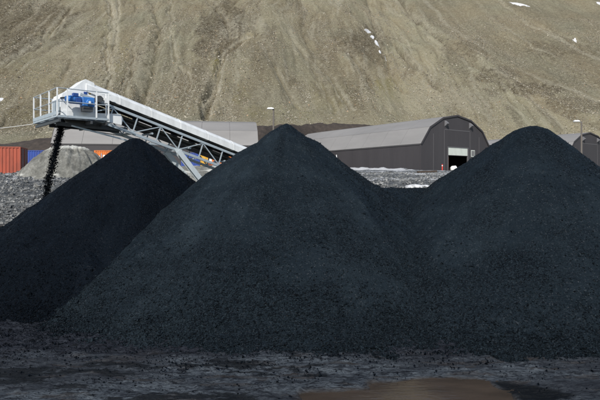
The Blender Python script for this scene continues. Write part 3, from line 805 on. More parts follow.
# ------------------------------------------------------------------ street lamps
M_galv = paint('galvanised', (0.33,0.35,0.37), 0.45, 0.4, dirt_amt=0.15)
M_pole = paint('weathered_pole', (0.13,0.115,0.10), 0.7, dirt_amt=0.3)
def lamp(px, ytop, D, arm, label, aerial):
    X = (px-300)/F*D; zt = EYE+(HY-ytop)/F*D; zg = float(terrain_z(np.array(X), np.array(D)))
    t = empty('street_lamp', (X, D, zg)); H = zt-zg
    MB().tube([(0,0,-0.4),(0,0,H*0.5),(0,0,H)], [0.17,0.145,0.115], 10).build('pole', M_pole, t, smooth=True)
    MB().tube([(0,0,H-0.25),(-arm*0.5,-0.05,H+0.02),(-arm,-0.1,H+0.05)], 0.045, 6).build('arm', M_galv, t, smooth=True)
    h = MB(); h.prism([(-0.5,-0.10),(0.45,-0.10),(0.5,0.02),(0.2,0.15),(-0.35,0.13),(-0.52,0.0)], -0.22, 0.22, lambda p, q: (-arm+p[0], -0.1+q, H+0.07+p[1]))
    ho = h.build('lamp_head', M_white, t, bevel=0.02)
    MB().box((-arm-0.4,-0.28,H-0.05),(-arm+0.3,0.08,H-0.032)).build('lens', M_shut, ho)
    if aerial: MB().tube([(0.05,0,H-0.1),(0.75,0,H+0.62)], 0.03, 5).build('aerial', M_pole, t)
    tag(t, label, 'street lamp', 'street lamps by the halls')
lamp(273.5, 109, 82, 0.42, 'tall dark street lamp rising behind the left flank of the pointed middle heap', False)
lamp(581.5, 121.5, 92, 0.85, 'street lamp with a white head, in front of the partly hidden right hall', True)

# ------------------------------------------------------------------ containers
def cont_mat(name, col): return paint(name, col, 0.6, dirt=(0.07,0.035,0.025), dirt_amt=0.55, scale=2.2)
M_red = cont_mat('container_orange_red', (0.36,0.075,0.040)); M_blue = cont_mat('container_blue', (0.022,0.065,0.30))
M_maroon = cont_mat('container_maroon', (0.17,0.022,0.03)); M_orange = cont_mat('container_orange', (0.62,0.17,0.03))
M_ltblue = cont_mat('container_light_blue', (0.25,0.36,0.42)); M_yellow = cont_mat('container_yellow', (0.62,0.36,0.04))
M_black = paint('black_rubber', (0.012,0.012,0.013), 0.7, dirt_amt=0.1)
def container(col, loc, rz, L, label, end_doors=True, marks=None, H=2.59, tilt=0.0):
    """local x along its length from 0 to L, y 0..2.44 (0 faces the camera)"""
    t = empty('shipping_container', loc, rz); W = 2.44
    fr = MB()
    for x in (0, L):
        for y in (0, W):
            a = 0.14 if x == 0 else -0.14; c_ = 0.14 if y == 0 else -0.14
            fr.box((min(x,x+a),min(y,y+c_),0),(max(x,x+a),max(y,y+c_),H))
    for y in (0, W):
        c_ = 0.1 if y == 0 else -0.1
        for z0, z1 in ((0,0.14),(H-0.1,H)): fr.box((0.14,min(y,y+c_),z0),(L-0.14,max(y,y+c_),z1))
    for x in (0, L):
        a = 0.1 if x == 0 else -0.1
        for z0, z1 in ((0,0.14),(H-0.12,H)): fr.box((min(x,x+a),0.14,z0),(max(x,x+a),W-0.14,z1))
    fr.build('frame', col, t, bevel=0.012)
    # corrugated sides
    def corr(n_, length, place):
        mb = MB(); pts = []; per = length/n_
        for k in range(n_):
            u = k*per; pts += [(u,0.0),(u+per*0.30,0.0),(u+per*0.5,0.045),(u+per*0.80,0.045)]
        pts.append((length,0.0))
        vs = []; fs = []
        for z in (0.14, H-0.1):
            for u, d in pts: vs.append(place(u, d, z))
        m_ = len(pts)
        for i in range(m_-1): fs.append((i,i+1,m_+i+1,m_+i))
        b0 = len(vs)
        for z in (0.14, H-0.1):
            for u, d in pts: vs.append(place(u, d+0.05, z))
        for i in range(m_-1): fs.append((b0+i+1,b0+i,b0+m_+i,b0+m_+i+1))
        mb.add(vs, fs); return mb
    ns = max(int((L-0.28)/0.27), 3)
    corr(ns, L-0.28, lambda u,d,z: (0.14+u, 0.02+d, z)).build('side_panel', col, t)
    corr(ns, L-0.28, lambda u,d,z: (0.14+u, W-0.02-d, z)).build('side_panel', col, t)
    corr(7, W-0.28, lambda u,d,z: (0.02+d, 0.14+u, z)).build('end_panel', col, t)
    MB().box((0.02,0.02,H-0.08),(L-0.02,W-0.02,H-0.03)).build('roof_panel', col, t)
    # doors on the +x end, with locking bars
    for k in range(2):
        y0 = 0.15+k*1.07
        d = MB(); d.box((L-0.09,y0,0.15),(L-0.03,y0+1.06,H-0.13))
        for j in range(4): d.box((L-0.03,y0+0.06,0.3+j*0.56),(L-0.005,y0+1.0,0.72+j*0.56))
        do = d.build('door', col, t)
        br_ = MB()
        for yy in (0.3, 0.75): br_.tube([(L+0.02,y0+yy,0.12),(L+0.02,y0+yy,H-0.1)], 0.022, 6)
        br_.build('locking_bar', M_galv, do)
    if marks:
        for (x0_,x1_,z0_,z1_,mt) in marks:
            MB().box((x0_,-0.012,z0_),(x1_,0.018,z1_)).build('marking', mt, t)
    tag(t, label, 'shipping container', 'shipping containers behind the heaps')
    return t
def zt(x, y): return float(terrain_z(np.array(float(x)), np.array(float(y))))
c14, s14 = math.cos(math.radians(13)), math.sin(math.radians(13))
L = 6.06; xr, yr = -23.45, 47.0
container(M_red, (xr-L*c14, yr-L*s14, 4.12), math.radians(13), L, 'orange red corrugated container with rust spots at the left edge', marks=None)
def row(px0, px1, ytop, D, col, label, marks=None, rz=0.0, H=2.59, L=None):
    X0 = (px0-300)/F*D; X1 = (px1-300)/F*D; z = EYE+(HY-ytop)/F*D - H
    return container(col, (X0, D, z), rz, L or (X1-X0), label, marks=marks, H=H)
row(22.5, 44.3, 150.3, 66, M_blue, 'blue container between the orange red container and the pale mound', marks=[(1.75,2.0,1.55,1.85,M_white)])
row(46, 66, 152.2, 70, M_maroon, 'dark maroon container behind the left side of the pale mound')
row(48, 72, 149.6, 78, M_yellow, 'yellow container with a white lower band, above the maroon one', marks=[(0.05,3.3,0.15,2.1,M_white)])
row(66, 93, 152.0, 82, M_ltblue, 'pale blue container just left of the orange one')
row(94, 124, 150.3, 72, M_orange, 'bright orange container with white square signs behind the dark heap', marks=[(0.25,0.75,1.1,1.9,M_white),(1.15,1.75,1.3,2.0,M_white),(0.9,1.0,0.3,2.2,M_ltblue)])
row(181, 200, 152.6, 84, M_blue, 'blue container seen through the conveyor truss')
row(200.4, 208, 153.8, 83, M_yellow, 'yellow container seen through the conveyor truss, right of the blue one', H=2.2)
row(208.4, 236, 154.6, 82, M_orange, 'orange container seen through the truss, rightmost in the row', H=2.2, marks=[(0.1,0.5,1.2,1.9,M_white)])

# ------------------------------------------------------------------ pale gravel mound
m, nt, b = new_mat('pale_gravel')
v = coords(nt); n1 = noise(nt, 1.3, 6, 0.7, v, 0.4); n2 = noise(nt, 9, 5, 0.8, v)
c = ramp(nt, n1, [(0.36, (0.10,0.10,0.09)), (0.5, (0.185,0.185,0.165)), (0.63, (0.30,0.298,0.272))])
c = mix(nt, ramp(nt, n2, [(0.35, 0.5), (0.55, 0.0)]), c, (0.10,0.095,0.075))
c = mix(nt, attr(nt, 'rim'), c, (0.60,0.60,0.55))
nt.links.new(c, b.inputs['Base Color']); b.inputs['Roughness'].default_value = 0.9
bump(nt, b, math_n(nt,'ADD',n2,n1), 0.8, 0.1); M_gravel = m
X, Y = np.meshgrid(np.arange(-7, 7, 0.05), np.arange(-6.5, 6.5, 0.05))
R_ = np.hypot(X*np.where(X > 0, 1.38, 1.0), Y*1.1)
prof = np.interp(R_, [0,0.7,1.45,2.1,2.8,3.25,4.2,5.2,9], [2.74,2.66,2.50,2.14,1.62,1.25,0.1,-1.0,-5.0])
Hh = prof + 0.16*fbm(X*1.1, Y*1.1, 4, 71) + 0.28*fbm(np.arctan2(Y,X)*5, R_*0.5, 4, 73)*sstep(.5,1.5,R_) + 0.11*fbm(X*2.6, Y*2.6, 5, 75, 0.65)
rim = 0.75*sstep(2.38, 2.62, Hh + 0.15*fbm(X*2, Y*2, 3, 5)) + 0.9*sstep(0.2,0.45,fbm(X*0.8+4, Y*1.3, 3, 88))*(Hh < 0.7)*(Y<0)  # crest whitened in the colour as if lit, plus pale noise patches lower down
o = np_mesh('gravel_mound', np.stack([X,Y,Hh],-1).reshape(-1,3), grid_quads(*X.shape), mat=M_gravel, attrs=dict(rim=np.clip(rim,0,1)))
D = 40.5; o.location = ((74-300)/F*D, D, 3.55)
tag(o, 'pale beige gravel mound with a whitish crest behind the falling coal', 'gravel mound', 'pale gravel mounds')
Hh2 = np.interp(np.hypot(X*0.55, Y*0.9), [0,1.0,2.2,3.0,5,9], [1.0,0.95,0.45,-0.1,-1.6,-5]) + 0.18*fbm(X*0.9, Y*0.9, 4, 171) + 0.03*fbm(X*6, Y*6, 3, 75)
o = np_mesh('gravel_mound', np.stack([X*1.25,Y,Hh2],-1).reshape(-1,3), grid_quads(*X.shape), mat=M_gravel, attrs=dict(rim=np.clip(0.8*sstep(0.15,0.45,fbm(X*0.8, Y*1.3, 3, 98)),0,1)))
D = 44.0; o.location = ((193-300)/F*D, D, 3.98)
tag(o, 'low pale gravel mound seen under the conveyor truss beside its leg', 'gravel mound', 'pale gravel mounds')

# ------------------------------------------------------------------ conveyor stacker
M_gal = paint('bluish_galvanised', (0.42,0.48,0.52), 0.42, 0.25, dirt=(0.12,0.12,0.12), dirt_amt=0.25)
M_hood = paint('white_hood', (0.78,0.80,0.80), 0.4, dirt=(0.18,0.18,0.18), dirt_amt=0.35)
M_motor = paint('blue_motor', (0.03,0.17,0.50), 0.45, dirt_amt=0.35, scale=6)
M_motor_dk = paint('blue_motor_dark', (0.015,0.06,0.25), 0.4, dirt_amt=0.12)
M_steel_dk = paint('dark_steel', (0.05,0.055,0.06), 0.5, dirt_amt=0.2)
AZ = math.radians(50)
ORI = Vector((-9.27, 24.24, EYE))
U = Vector((math.sin(AZ), math.cos(AZ), 0)); Vn = Vector((math.cos(AZ), -math.sin(AZ), 0))   # along the belt; out of the near side
# local frame: x along the belt (down, away), y = towards the far side, z up (relative to the eye)
conv = empty('stacker_conveyor', (ORI.x, ORI.y, 0), math.atan2(U.y, U.x))
tag(conv, 'white covered conveyor on a galvanised truss dropping coal from its railed head platform', 'conveyor')
E = EYE; SL = -0.297
def L(s, y, z): return Vector((s, y, z+E))      # y: 0 near side, positive away
def zc(z0, s): return z0+SL*s
ST, EN = -0.25, 10.6; WY = 1.15
UPN = Vector((-SL, 0, 1)).normalized()
# cover: rounded hood sheet along the belt
prof = [(-0.10,0.0),(-0.10,0.30),(0.02,0.43),(0.22,0.52),(WY/2,0.56),(WY-0.22,0.52),(WY-0.02,0.43),(WY+0.10,0.30),(WY+0.10,0.0),(WY+0.07,0.0),(WY/2,0.50),(-0.07,0.0)]
cv = MB(); nseg = 7
segs = np.linspace(0.0, EN, nseg+1)
for k in range(nseg):
    a, b2 = segs[k], segs[k+1]-0.012
    cv.prism(prof, a, b2, lambda p, s: L(s, p[0], zc(4.07-0.03, s)+p[1]))
cover = cv.build('cover', M_hood, conv)
jb = MB()
for s in segs[1:-1]:
    jb.prism([(p[0]*1.0+(-0.008 if p[0] < 0.5 else 0.008), p[1]+0.006) for p in prof[:9]], s-0.045, s+0.03, lambda p, q: L(q, p[0], zc(4.07-0.03, q)+p[1]))
jb.build('cover_joint', M_hood, cover)
# chords, posts, diagonals on both sides
for y in (0.0, WY):
    MB().beam(L(ST,y,zc(3.84,ST)), L(EN,y,zc(3.84,EN)), 0.10, 0.11, UPN).build('upper_chord', M_gal, conv)
    MB().beam(L(0.1,y,zc(2.98,0.1)), L(EN,y,zc(2.98,EN)), 0.10, 0.12, UPN).build('lower_chord', M_gal, conv)
def s_of(px): t = (px-300)/F; return (24.24*t+9.27)/(0.766-0.643*t)
up_nodes = [s_of(p) for p in (137.5, 161, 182, 202.5, 222.5)]; step = up_nodes[1]-up_nodes[0]
step = (up_nodes[-1]-up_nodes[0])/4
nodes = [up_nodes[0]+step*k for k in range(-2, 9)]
lean = 0.29*0.8
for y in (0.0, WY):
    for k, s in enumerate(nodes):
        a = L(s, y, zc(3.84, s)-0.05); b2 = L(s-lean, y, zc(2.98, s-lean)+0.05)
        MB().beam(a, b2, 0.05, 0.05, (0,1,0)).build('truss_post', M_gal, conv)
        par = k % 2      # k=3 (161px) is an upper diagonal node
        if k+1 < len(nodes):
            s2 = nodes[k+1]
            if par: p0 = L(s, y, zc(3.84, s)-0.05); p1 = L(s2-lean, y, zc(2.98, s2-lean)+0.05)
            else:   p0 = L(s-lean, y, zc(2.98, s-lean)+0.05); p1 = L(s2, y, zc(3.84, s2)-0.05)
            MB().beam(p0, p1, 0.045, 0.045, (0,1,0)).build('truss_diagonal', M_gal, conv)
# cross ties under the belt
for k, s in enumerate(nodes):
    MB().beam(L(s-lean,0.05,zc(2.98,s-lean)), L(s-lean,WY-0.05,zc(2.98,s-lean)), 0.06, 0.06).build('cross_tie', M_gal, conv)
# belt: loaded run on top, return run below, and troughing idlers
bt = MB()
trough = [(0.10,0.12),(0.36,0.0),(WY-0.36,0.0),(WY-0.10,0.12),(WY-0.10,0.135),(WY-0.36,0.018),(0.36,0.018),(0.10,0.135)]
bt.prism(trough, -0.1, EN, lambda p, s: L(s, p[0], zc(3.86, s)+p[1]))
bt.build('belt', M_black, conv)
MB().prism([(0.14,0),(WY-0.14,0),(WY-0.14,0.02),(0.14,0.02)], -0.1, EN, lambda p, s: L(s, p[0], zc(3.40, s)+p[1])).build('return_belt', M_black, conv)
sp_ = MB(); sp_.prism([(WY-0.06,-0.30),(WY-0.04,-0.30),(WY-0.04,-0.02),(WY-0.06,-0.02)], 0.4, EN, lambda p, s: L(s, p[0], zc(3.80, s)+p[1])); sp_.build('skirt_plate', M_steel_dk, conv)
for s in np.arange(0.6, EN, 1.0):
    i_ = MB(); i_.tube([L(s,0.08,zc(3.93,s)), L(s,0.36,zc(3.80,s))], 0.05, 8); i_.tube([L(s,0.37,zc(3.80,s)), L(s,WY-0.37,zc(3.80,s))], 0.05, 8); i_.tube([L(s,WY-0.36,zc(3.80,s)), L(s,WY-0.08,zc(3.93,s))], 0.05, 8)
    i_.build('idler', M_steel_dk, conv, smooth=True)
for s in np.arange(1.1, EN, 2.0):
    MB().tube([L(s,0.04,zc(3.34,s)), L(s,WY-0.04,zc(3.34,s))], 0.05, 8).build('return_roller', M_gal, conv, smooth=True)
# head hood (covers the discharge drum)
hd = MB()
HB = 2.95
hp = [(-1.05,HB),(-1.05,3.62),(-0.98,3.85),(-0.55,4.12),(-0.02,4.58),(0.35,4.46),(0.42,4.0),(0.42,3.3),(0.42,HB)]
hd.prism(hp, -0.03, 0.02, lambda p, y: L(p[0], y, p[1]))
hd.prism(hp, WY-0.02, WY+0.03, lambda p, y: L(p[0], y, p[1]))
hd.prism([(-1.05,3.3),(-1.05,3.62),(-0.98,3.85),(-0.55,4.12),(-0.02,4.58),(0.35,4.46),(0.33,4.42),(-0.02,4.53),(-0.53,4.08),(-0.94,3.82),(-1.01,3.6),(-1.01,3.3)], 0.02, WY-0.02, lambda p, y: L(p[0], y, p[1]))
hood = hd.build('head_hood', M_hood, conv)
MB().box(L(-1.075,0.10,3.02), L(-1.052,WY-0.10,3.60)).build('inspection_flap', M_gal, hood)
MB().box(L(-0.10,-0.045,3.92), L(0.04,-0.031,4.03)).build('sign_plate', M_motor_dk, hood)
MB().box(L(0.12,-0.045,3.94), L(0.20,-0.031,4.02)).build('sign_plate', M_yellow, hood)
ed = MB(); ed.beam(L(-1.08,-0.05,3.66), L(-0.45,-0.05,3.80), 0.02, 0.05); ed.build('rubber_edge', M_black, hood)
dr = MB(); dr.tube([L(-0.45,0.05,3.50), L(-0.45,WY-0.05,3.50)], 0.30, 20); dr.build('head_drum', M_black, conv, smooth=True)
# side plate of the head frame
sp2 = MB(); sp2.prism([(-1.0,2.86),(0.45,2.86),(1.55,2.70),(1.62,2.98),(1.50,3.18),(0.45,3.14),(-1.0,3.14)], -0.11, -0.05, lambda p, y: L(p[0], y, p[1])); sp2.build('side_plate', M_hood, conv)
sp3 = MB(); sp3.prism([(-1.0,2.86),(0.45,2.86),(1.55,2.70),(1.62,2.98),(1.50,3.18),(0.45,3.14),(-1.0,3.14)], WY+0.05, WY+0.11, lambda p, y: L(p[0], y, p[1])); sp3.build('side_plate', M_hood, conv)
# drive: motor, gearbox, shaft bearing, guard
my = -0.42
mo = MB(); mo.tube([L(-0.86,my,3.58), L(-0.34,my,3.575)], 0.155, 14)
for k in range(7): mo.tube([L(-0.80+k*0.065,my,3.58), L(-0.775+k*0.065,my,3.58)], 0.175, 14)
motor = mo.build('drive_motor', M_motor, conv, smooth=True)
MB().tube([L(-0.98,my,3.58), L(-0.865,my,3.58)], [0.13,0.165], 14).build('fan_cowl', M_motor, motor, smooth=True)
MB().box(L(-0.70,my-0.10,3.72), L(-0.48,my+0.10,3.86)).build('terminal_box', M_motor_dk, motor, bevel=0.01)
MB().box(L(-0.62,my-0.20,3.45), L(-0.40,my-0.14,3.66)).build('junction_panel', M_motor_dk, motor, bevel=0.01)
gb = MB(); gb.box(L(-0.34,my-0.19,3.33), L(0.18,my+0.19,3.72)); gb.tube([L(-0.08,my-0.27,3.50), L(-0.08,my-0.19,3.50)], 0.13, 12)
gear = gb.build('gearbox', M_motor, conv, bevel=0.03)
MB().tube([L(-0.08,my-0.30,3.50), L(-0.08,my-0.275,3.50)], 0.05, 8).build('shaft_cap', M_white, gear)
MB().box(L(-0.30,my-0.16,3.12), L(0.10,my+0.16,3.32)).build('motor_mount', M_steel_dk, conv)
MB().tube([L(0.45,-0.12,3.72), L(0.45,-0.42,3.72)], 0.15, 12).build('bearing', M_steel_dk, conv, smooth=True)
ta = MB(); ta.tube([L(0.78,-0.30,3.02), L(0.78,-0.30,3.98)], 0.035, 8); ta.box(L(0.68,-0.36,3.58), L(0.88,-0.24,3.80)); ta.tube([L(0.58,-0.30,3.95), L(0.98,-0.30,3.95)], 0.02, 6)
ta.build('belt_tensioner', M_hood, conv)
# platform: grating, edge channel, joists, railing
PN, PF = -0.72, 2.70; PL_, PR = -1.02, 0.72; PZ = 2.87
# near walkway edge is 0.70 m out from the belt, far edge 1.5 m beyond it
gr = MB()
def gratepart(x0, x1, y0, y1):
    for s in np.arange(x0+0.03, x1-0.02, 0.055): gr.box(L(s, y0, PZ-0.03), L(s+0.012, y1, PZ))
    for yy in np.arange(y0, y1, 0.12): gr.box(L(x0, yy, PZ-0.028), L(x1, yy+0.008, PZ-0.004))
PLX = -1.40
gratepart(PLX, PR, PN, -0.12)
gratepart(PLX, -1.12, -0.12, PF)
gratepart(PLX+0.8, PR, WY+0.12, PF)
gr.build('grating', M_gal, conv)
ch = MB()
for a, b2 in (((PLX,PN),(PR,PN)),((PLX,PN),(PLX,PF)),((PLX,PF),(PR,PF)),((PR,PN),(PR,-0.12)),((PR,WY+0.12),(PR,PF)),((-1.08,PN),(-1.08,PF)),((0.3,PN),(0.3,PF)),((PLX,-0.12),(PR,-0.12)),((PLX,WY+0.12),(PR,WY+0.12))):
    ch.beam(L(a[0],a[1],PZ-0.055), L(b2[0],b2[1],PZ-0.055), 0.05, 0.08)
ch.build('platform_frame', M_gal, conv)
kb = MB()
kb.beam(L(PLX-0.035,PN,PZ+0.07), L(PLX-0.035,PF,PZ+0.07), 0.008, 0.15); kb.beam(L(PLX,PF+0.03,PZ+0.07), L(PR,PF+0.03,PZ+0.07), 0.008, 0.15)
kb.build('toe_board', M_gal, conv)
jo = MB()
jo.beam(L(PLX+0.2,0.1,PZ-0.28), L(1.9,0.1,PZ-0.34), 0.10, 0.16); jo.beam(L(PLX+0.2,WY-0.1,PZ-0.28), L(1.9,WY-0.1,PZ-0.34), 0.10, 0.16)
jo.beam(L(-1.3,PN,PZ-0.22), L(-1.3,PF,PZ-0.22), 0.08, 0.12); jo.beam(L(0.0,PN,PZ-0.22), L(0.0,PF,PZ-0.22), 0.08, 0.12); jo.beam(L(0.65,PN,PZ-0.22), L(0.65,PF,PZ-0.22), 0.08, 0.12)
jo.build('platform_joist', M_steel_dk, conv)
br_ = MB(); br_.beam(L(0.8,PN+0.05,PZ-0.22), L(2.3,0.0,zc(2.98,2.3)), 0.05, 0.05); br_.beam(L(0.8,PF-0.05,PZ-0.22), L(2.3,WY,zc(2.98,2.3)), 0.05, 0.05)
br_.beam(L(-0.6,0.02,PZ-0.34), L(2.3,0.02,zc(2.98,2.3)-0.36), 0.05, 0.06); br_.beam(L(2.3,0.02,zc(2.98,2.3)-0.36), L(3.6,0.0,zc(2.98,3.6)), 0.05, 0.06)
br_.build('platform_brace', M_gal, conv)
rl = MB(); R = 0.021
corners = [L(PR,PN,0), L(PLX,PN,0), L(PLX,PF,0), L(PR,PF,0)]
for hz in (0.56, 1.10):
    for a, b2 in zip(corners[:-1], corners[1:]):
        rl.tube([a+Vector((0,0,PZ+hz)), b2+Vector((0,0,PZ+hz))], R, 8)
rail = rl.build('railing', M_gal, conv, smooth=True)
posts = [(PLX,PN),(PLX+0.40,PN),(PLX+1.60,PN),(PR,PN),(PLX,PN+1.1),(PLX,PN+2.35),(PLX,PF),(PLX+0.8,PF),(PLX+1.6,PF),(PR,PF)]
for a in posts:
    MB().beam(L(a[0],a[1],PZ-0.06), L(a[0],a[1],PZ+1.10), 0.05, 0.05).build('rail_post', M_hood, rail)
# discharge chute under the head
cu = MB()
cu.prism([(-0.95,2.95),(0.15,2.95),(-0.12,2.50),(-0.68,2.50)], 0.16, 0.18, lambda p, y: L(p[0], y, p[1]))
cu.prism([(-0.95,2.95),(0.15,2.95),(-0.12,2.50),(-0.68,2.50)], WY-0.18, WY-0.16, lambda p, y: L(p[0], y, p[1]))
cu.build('discharge_chute', M_steel_dk, conv)
# support legs
def leg(s0, s1, y, z1, mat, w=0.25):
    MB().ibeam(L(s0,y,zc(2.98,s0)-0.03), L(s1,y,z1), w, 0.24, 0.02, (0,1,0)).build('support_leg', mat, conv)
M_leg = paint('pale_steel_leg', (0.60,0.66,0.68), 0.45, 0.1, dirt_amt=0.2)
sA = nodes[4]-lean if False else s_of(177.5)
leg(sA, sA+2.6, 0.0, zc(2.98,sA)-2.95, M_leg)
leg(sA-0.05, sA+2.55, WY, zc(2.98,sA)-2.95, M_leg)
gs = MB(); gs.prism([(-0.22,0.0),(0.22,-0.07),(0.14,-0.34),(-0.02,-0.36)], -0.065, -0.052, lambda p, y: L(sA+p[0], y, zc(2.98,sA)+0.1+p[1])); gs.build('gusset', M_leg, conv)
MB().beam(L(sA+1.6,0.0,zc(2.98,sA)-1.82), L(sA+1.6,WY,zc(2.98,sA)-1.82), 0.10, 0.10).build('leg_cross_brace', M_leg, conv)
# wheel bogie and tail, behind the heaps
for y in (-0.2, WY+0.2):
    w_ = MB(); cz = zt(*(ORI.xy + U.xy*(sA+2.7)))-E+0.42
    w_.tube([L(sA+2.7,y-0.12,cz), L(sA+2.7,y+0.12,cz)], 0.42, 20); w_.build('wheel', M_black, conv, smooth=True)
MB().tube([L(sA+2.7,-0.3,cz), L(sA+2.7,WY+0.3,cz)], 0.06, 10).build('axle', M_steel_dk, conv)
MB().tube([L(EN-0.1,0.05,zc(3.62,EN)), L(EN-0.1,WY-0.05,zc(3.62,EN))], 0.26, 16).build('tail_drum', M_black, conv, smooth=True)
# electric cable strung to the platform
p0 = Vector((-12.15, 25.5, EYE+2.78)); p1 = Vector((-30.0, 38.0, EYE+4.55))
pts = [p0.lerp(p1, t)+Vector((0,0,-0.55*4*t*(1-t))) for t in np.linspace(0,1,24)]
o = MB().tube(pts, 0.012, 5).build('cable', M_white); tag(o, 'thin pale cable running left from the conveyor platform', 'cable')

# falling coal ---------------------------------------------------------
hpos = ORI + U*(-0.42) - Vn*(WY/2); hpos.z = EYE+2.75
n = 11000
tt = rng.random(n)**0.85*1.02
v0 = 1.15
sx = rng.normal(0, 0.05, n)*(1+0.8*tt); sy = rng.normal(0, 0.05, n)*(1+0.8*tt)
clump = 0.05*fbm(tt*14, tt*0, 3, 5)
P = np.stack([hpos.x - U.x*(v0*tt+sx+clump) + Vn.x*sy, hpos.y - U.y*(v0*tt+sx+clump) + Vn.y*sy, hpos.z+0.25-0.5*9.81*tt**2*0.86+rng.normal(0,0.03,n)], -1)
size = np.clip(rng.lognormal(-4.25, 0.5, n), 0.005, 0.045)
LV, LT = lumps(P, size)
o = np_mesh('falling_coal', LV, None, LT, M_coal_dark, attrs=dict(paleness=np.full(len(LV), 0.3), coarse=np.ones(len(LV))))
tag(o, 'black stream of coal pieces falling from the conveyor head', 'falling coal', kind='stuff')

# ------------------------------------------------------------------ snow patches on the mountain
from mathutils.bvhtree import BVHTree
mobj = bpy.data.objects['mountain']
def terr_hit(px, py):
    X_, Y_, Z_ = MT
    # first place along the sight line where the mountainside rises above it
    t = (px-300)/F; u = (HY-py)/F
    ys = np.linspace(173, 460, 5000)
    yb = ys-shift(t*ys)
    row = np.searchsorted(Y_[:,0], yb).clip(1, Y_.shape[0]-1)
    col = np.round((t*ys/(yb+60)/0.68+1)/2*(X_.shape[1]-1)).astype(int).clip(0, X_.shape[1]-1)
    above = (Z_[row, col] > EYE+u*ys) & (yb > 173)
    i = int(np.argmax(above)); return t*ys[i], ys[i]
def mtn_z(x, y):
    X_, Y_, Z_ = MT
    y = y-shift(x)
    r = np.interp(y, Y_[:,0], np.arange(Y_.shape[0])); c_ = (x/(y+60)/0.68+1)/2*(X_.shape[1]-1)
    r = np.clip(r, 0, Y_.shape[0]-1.001); c_ = np.clip(c_, 0, X_.shape[1]-1.001)
    r0 = r.astype(int); c0 = c_.astype(int); fr_ = r-r0; fc = c_-c0
    return (Z_[r0,c0]*(1-fr_)+Z_[r0+1,c0]*fr_)*(1-fc)+(Z_[r0,c0+1]*(1-fr_)+Z_[r0+1,c0+1]*fr_)*fc
def snow_patch(px, py, wpx, hpx, label, rot=0.0):
    cx, cy = terr_hit(px, py); k = cy/F
    sx_ = wpx*k/2; sy_ = hpx*k/2/0.34
    na, nr = 28, 7; vs = []; 
    seed = int(px*7+py)
    for j in range(nr+1):
        for i in range(na):
            a = 2*math.pi*i/na
            w = 1+0.6*float(fbm(np.array(math.cos(a)*1.3+px), np.array(math.sin(a)*1.3+py), 3, seed))
            rr = j/nr*w
            lx, ly = rr*sx_*math.cos(a), rr*sy_*math.sin(a)
            lx += rot*ly
            x = cx+lx; y = cy+ly+float(shift(x)-shift(cx))
            vs.append((x, y, float(mtn_z(np.array(x), np.array(y)))+0.22*(1-(j/nr)**3)-0.05))
    fs = [(j*na+i, j*na+(i+1)%na, (j+1)*na+(i+1)%na, (j+1)*na+i) for j in range(nr) for i in range(na)]
    o = MB().add([(x-cx, y-cy, z) for x,y,z in vs], fs).build('snow_patch', M_snow, smooth=True); o.location = (cx, cy, 0)
    tag(o, label, 'snow patch', 'snow patches left on the mountainside')
snow_patch(367, 30.5, 9, 5, 'largest irregular snow patch at the top of the row in the gully')
snow_patch(372.5, 36.5, 5.5, 3, 'second snow patch from the top of the gully row')
snow_patch(377.5, 43, 6, 6, 'third snow patch from the top of the gully row, rounded')
snow_patch(380, 51.5, 3, 3.6, 'fourth snow patch down the gully row')
snow_patch(385.5, 58, 1.8, 2.0, 'smallest snow speck at the bottom of the gully row')
snow_patch(518, 1.5, 14, 4, 'white snow strip at the top edge of the mountainside', rot=-0.8)
snow_patch(600, 2, 8, 5, 'white snow patch in the top right corner of the mountainside')
snow_patch(574.5, 40.5, 4, 2.4, 'tiny lone white snow patch high on the right mountainside')
snow_patch(0, 100, 4.5, 3, 'small white snow patch at the left edge above the container')

# ------------------------------------------------------------------ stones on the grey bank
n = 30000
yy = 23.0*(1.0+rng.random(n)**1.5*1.9); tx = np.where(rng.random(n) < 0.62, rng.uniform(-0.62,-0.30,n), rng.uniform(0.05,0.34,n)); xx = tx*yy
ok = ~((np.hypot(xx-((74-300)/F*40.5), yy-40.5) < 3.6))
xx, yy = xx[ok], yy[ok]
size = np.clip(rng.lognormal(-3.1, 0.5, len(xx)), 0.015, 0.20)
LV, LT = lumps(np.stack([xx, yy, terrain_z(xx, yy)+size*0.2], -1), size)
m, nt, b = new_mat('bank_stone')
c = ramp(nt, noise(nt, 1.9, 4, 0.7, coords(nt)), [(0.34, (0.04,0.041,0.042)), (0.5, (0.14,0.143,0.14)), (0.64, (0.32,0.32,0.305))])
nt.links.new(c, b.inputs['Base Color']); b.inputs['Roughness'].default_value = 0.85
o = np_mesh('bank_rubble', LV, None, LT, m); tag(o, 'grey stones littering the bank behind the coal heaps', 'rubble', kind='stuff')

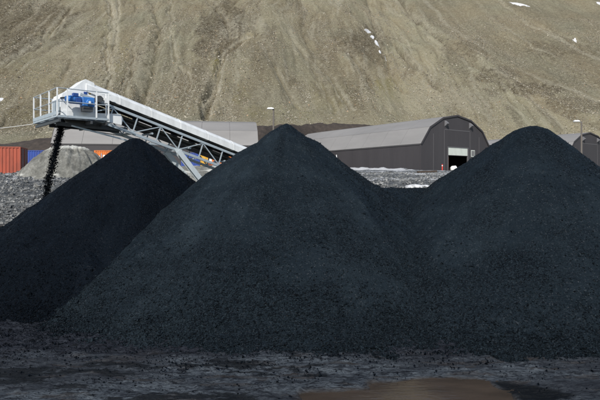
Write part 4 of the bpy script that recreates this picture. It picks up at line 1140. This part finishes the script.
# ------------------------------------------------------------------ small things on the upper ground
def blob_mesh(name, sx_, sy_, sz_, mat, seed):
    mb = MB(); na, nr = 20, 8; vs = []
    for j in range(nr+1):
        ph = math.pi/2*j/nr
        for i in range(na):
            a = 2*math.pi*i/na
            w = 1+0.35*float(fbm(np.array(math.cos(a)*1.5+seed), np.array(math.sin(a)*1.5+j*0.2), 3, seed))
            vs.append((sx_*w*math.sin(ph)*math.cos(a), sy_*w*math.sin(ph)*math.sin(a), sz_*(math.cos(ph)**0.6 if j < nr else -0.3)*(1+0.1*math.cos(3*a))))
    fs = [(j*na+i, j*na+(i+1)%na, (j+1)*na+(i+1)%na, (j+1)*na+i) for j in range(nr) for i in range(na)]
    return mb.add(vs, fs).build(name, mat, smooth=True)
D = 36.0; xx = (414-300)/F*D; o = blob_mesh('snow_patch', 0.52, 0.8, 0.18, M_snow, 4); o.location = (xx, D, zt(xx, D)+0.16)
tag(o, 'bright white slab of snow in the saddle between the middle and right heaps', 'snow patch', 'snow patches on the upper yard')
D = 38.0; xx = (424-300)/F*D; o = blob_mesh('snow_patch', 0.45, 0.7, 0.14, M_snow, 9); o.location = (xx, D, zt(xx, D)+0.0)
tag(o, 'greyish smaller snow lump right of the bright slab of snow', 'snow patch', 'snow patches on the upper yard')
M_redp = paint('red_marker', (0.62,0.05,0.03), 0.5, dirt_amt=0.1)
D = 116.0; xx = (442.3-300)/F*D; t = empty('marker_post', (xx, D, zt(xx, D)))
MB().tube([(0,0,-0.2),(0,0,1.35)], [0.13,0.11], 10).build('post', M_redp, t, smooth=True)
MB().tube([(0,0,0.95),(0,0,1.12)], 0.135, 10).build('reflective_band', M_white, t); MB().box((-0.25,-0.25,-0.05),(0.25,0.25,0.1)).build('base', M_black, t)
tag(t, 'red marker post standing left of the roller door', 'marker post')
D = 60.0; xx = (337-300)/F*D; zg = zt(xx, D); t = empty('marker_pole', (xx, D, zg))
hh = EYE+(HY-154.8)/F*D-zg
MB().tube([(0,0,-0.2),(-0.03,0,hh*0.7)], 0.035, 8).build('pole', M_galv, t); MB().tube([(-0.03,0,hh*0.7),(-0.06,0,hh)], [0.06,0.05], 8).build('white_tip', M_white, t)
tag(t, 'thin pole with a white tip behind the right flank of the middle heap', 'marker pole')
M_wood = paint('dark_timber', (0.05,0.035,0.025), 0.8, dirt_amt=0.2)
D = 62.0; xx = (428-300)/F*D
o = MB().beam((-1.2,0,0.12), (1.1,0.5,0.2), 0.22, 0.2).build('timber_beam', M_wood, bevel=0.01); o.location = (xx, D, zt(xx, D)+0.05); tag(o, 'dark timber beam lying on the dirty snow below the roller door', 'beam')
D = 25.2; xx = (-8-300)/F*D
o = MB().tube([(-0.8,0,0),(0.95,0.1,-0.02)], 0.085, 12).build('pipe', M_black, smooth=True); o.location = (xx, D, EYE+(HY-225.5)/F*D); tag(o, 'short black pipe poking from the grey bank at the left edge', 'pipe')
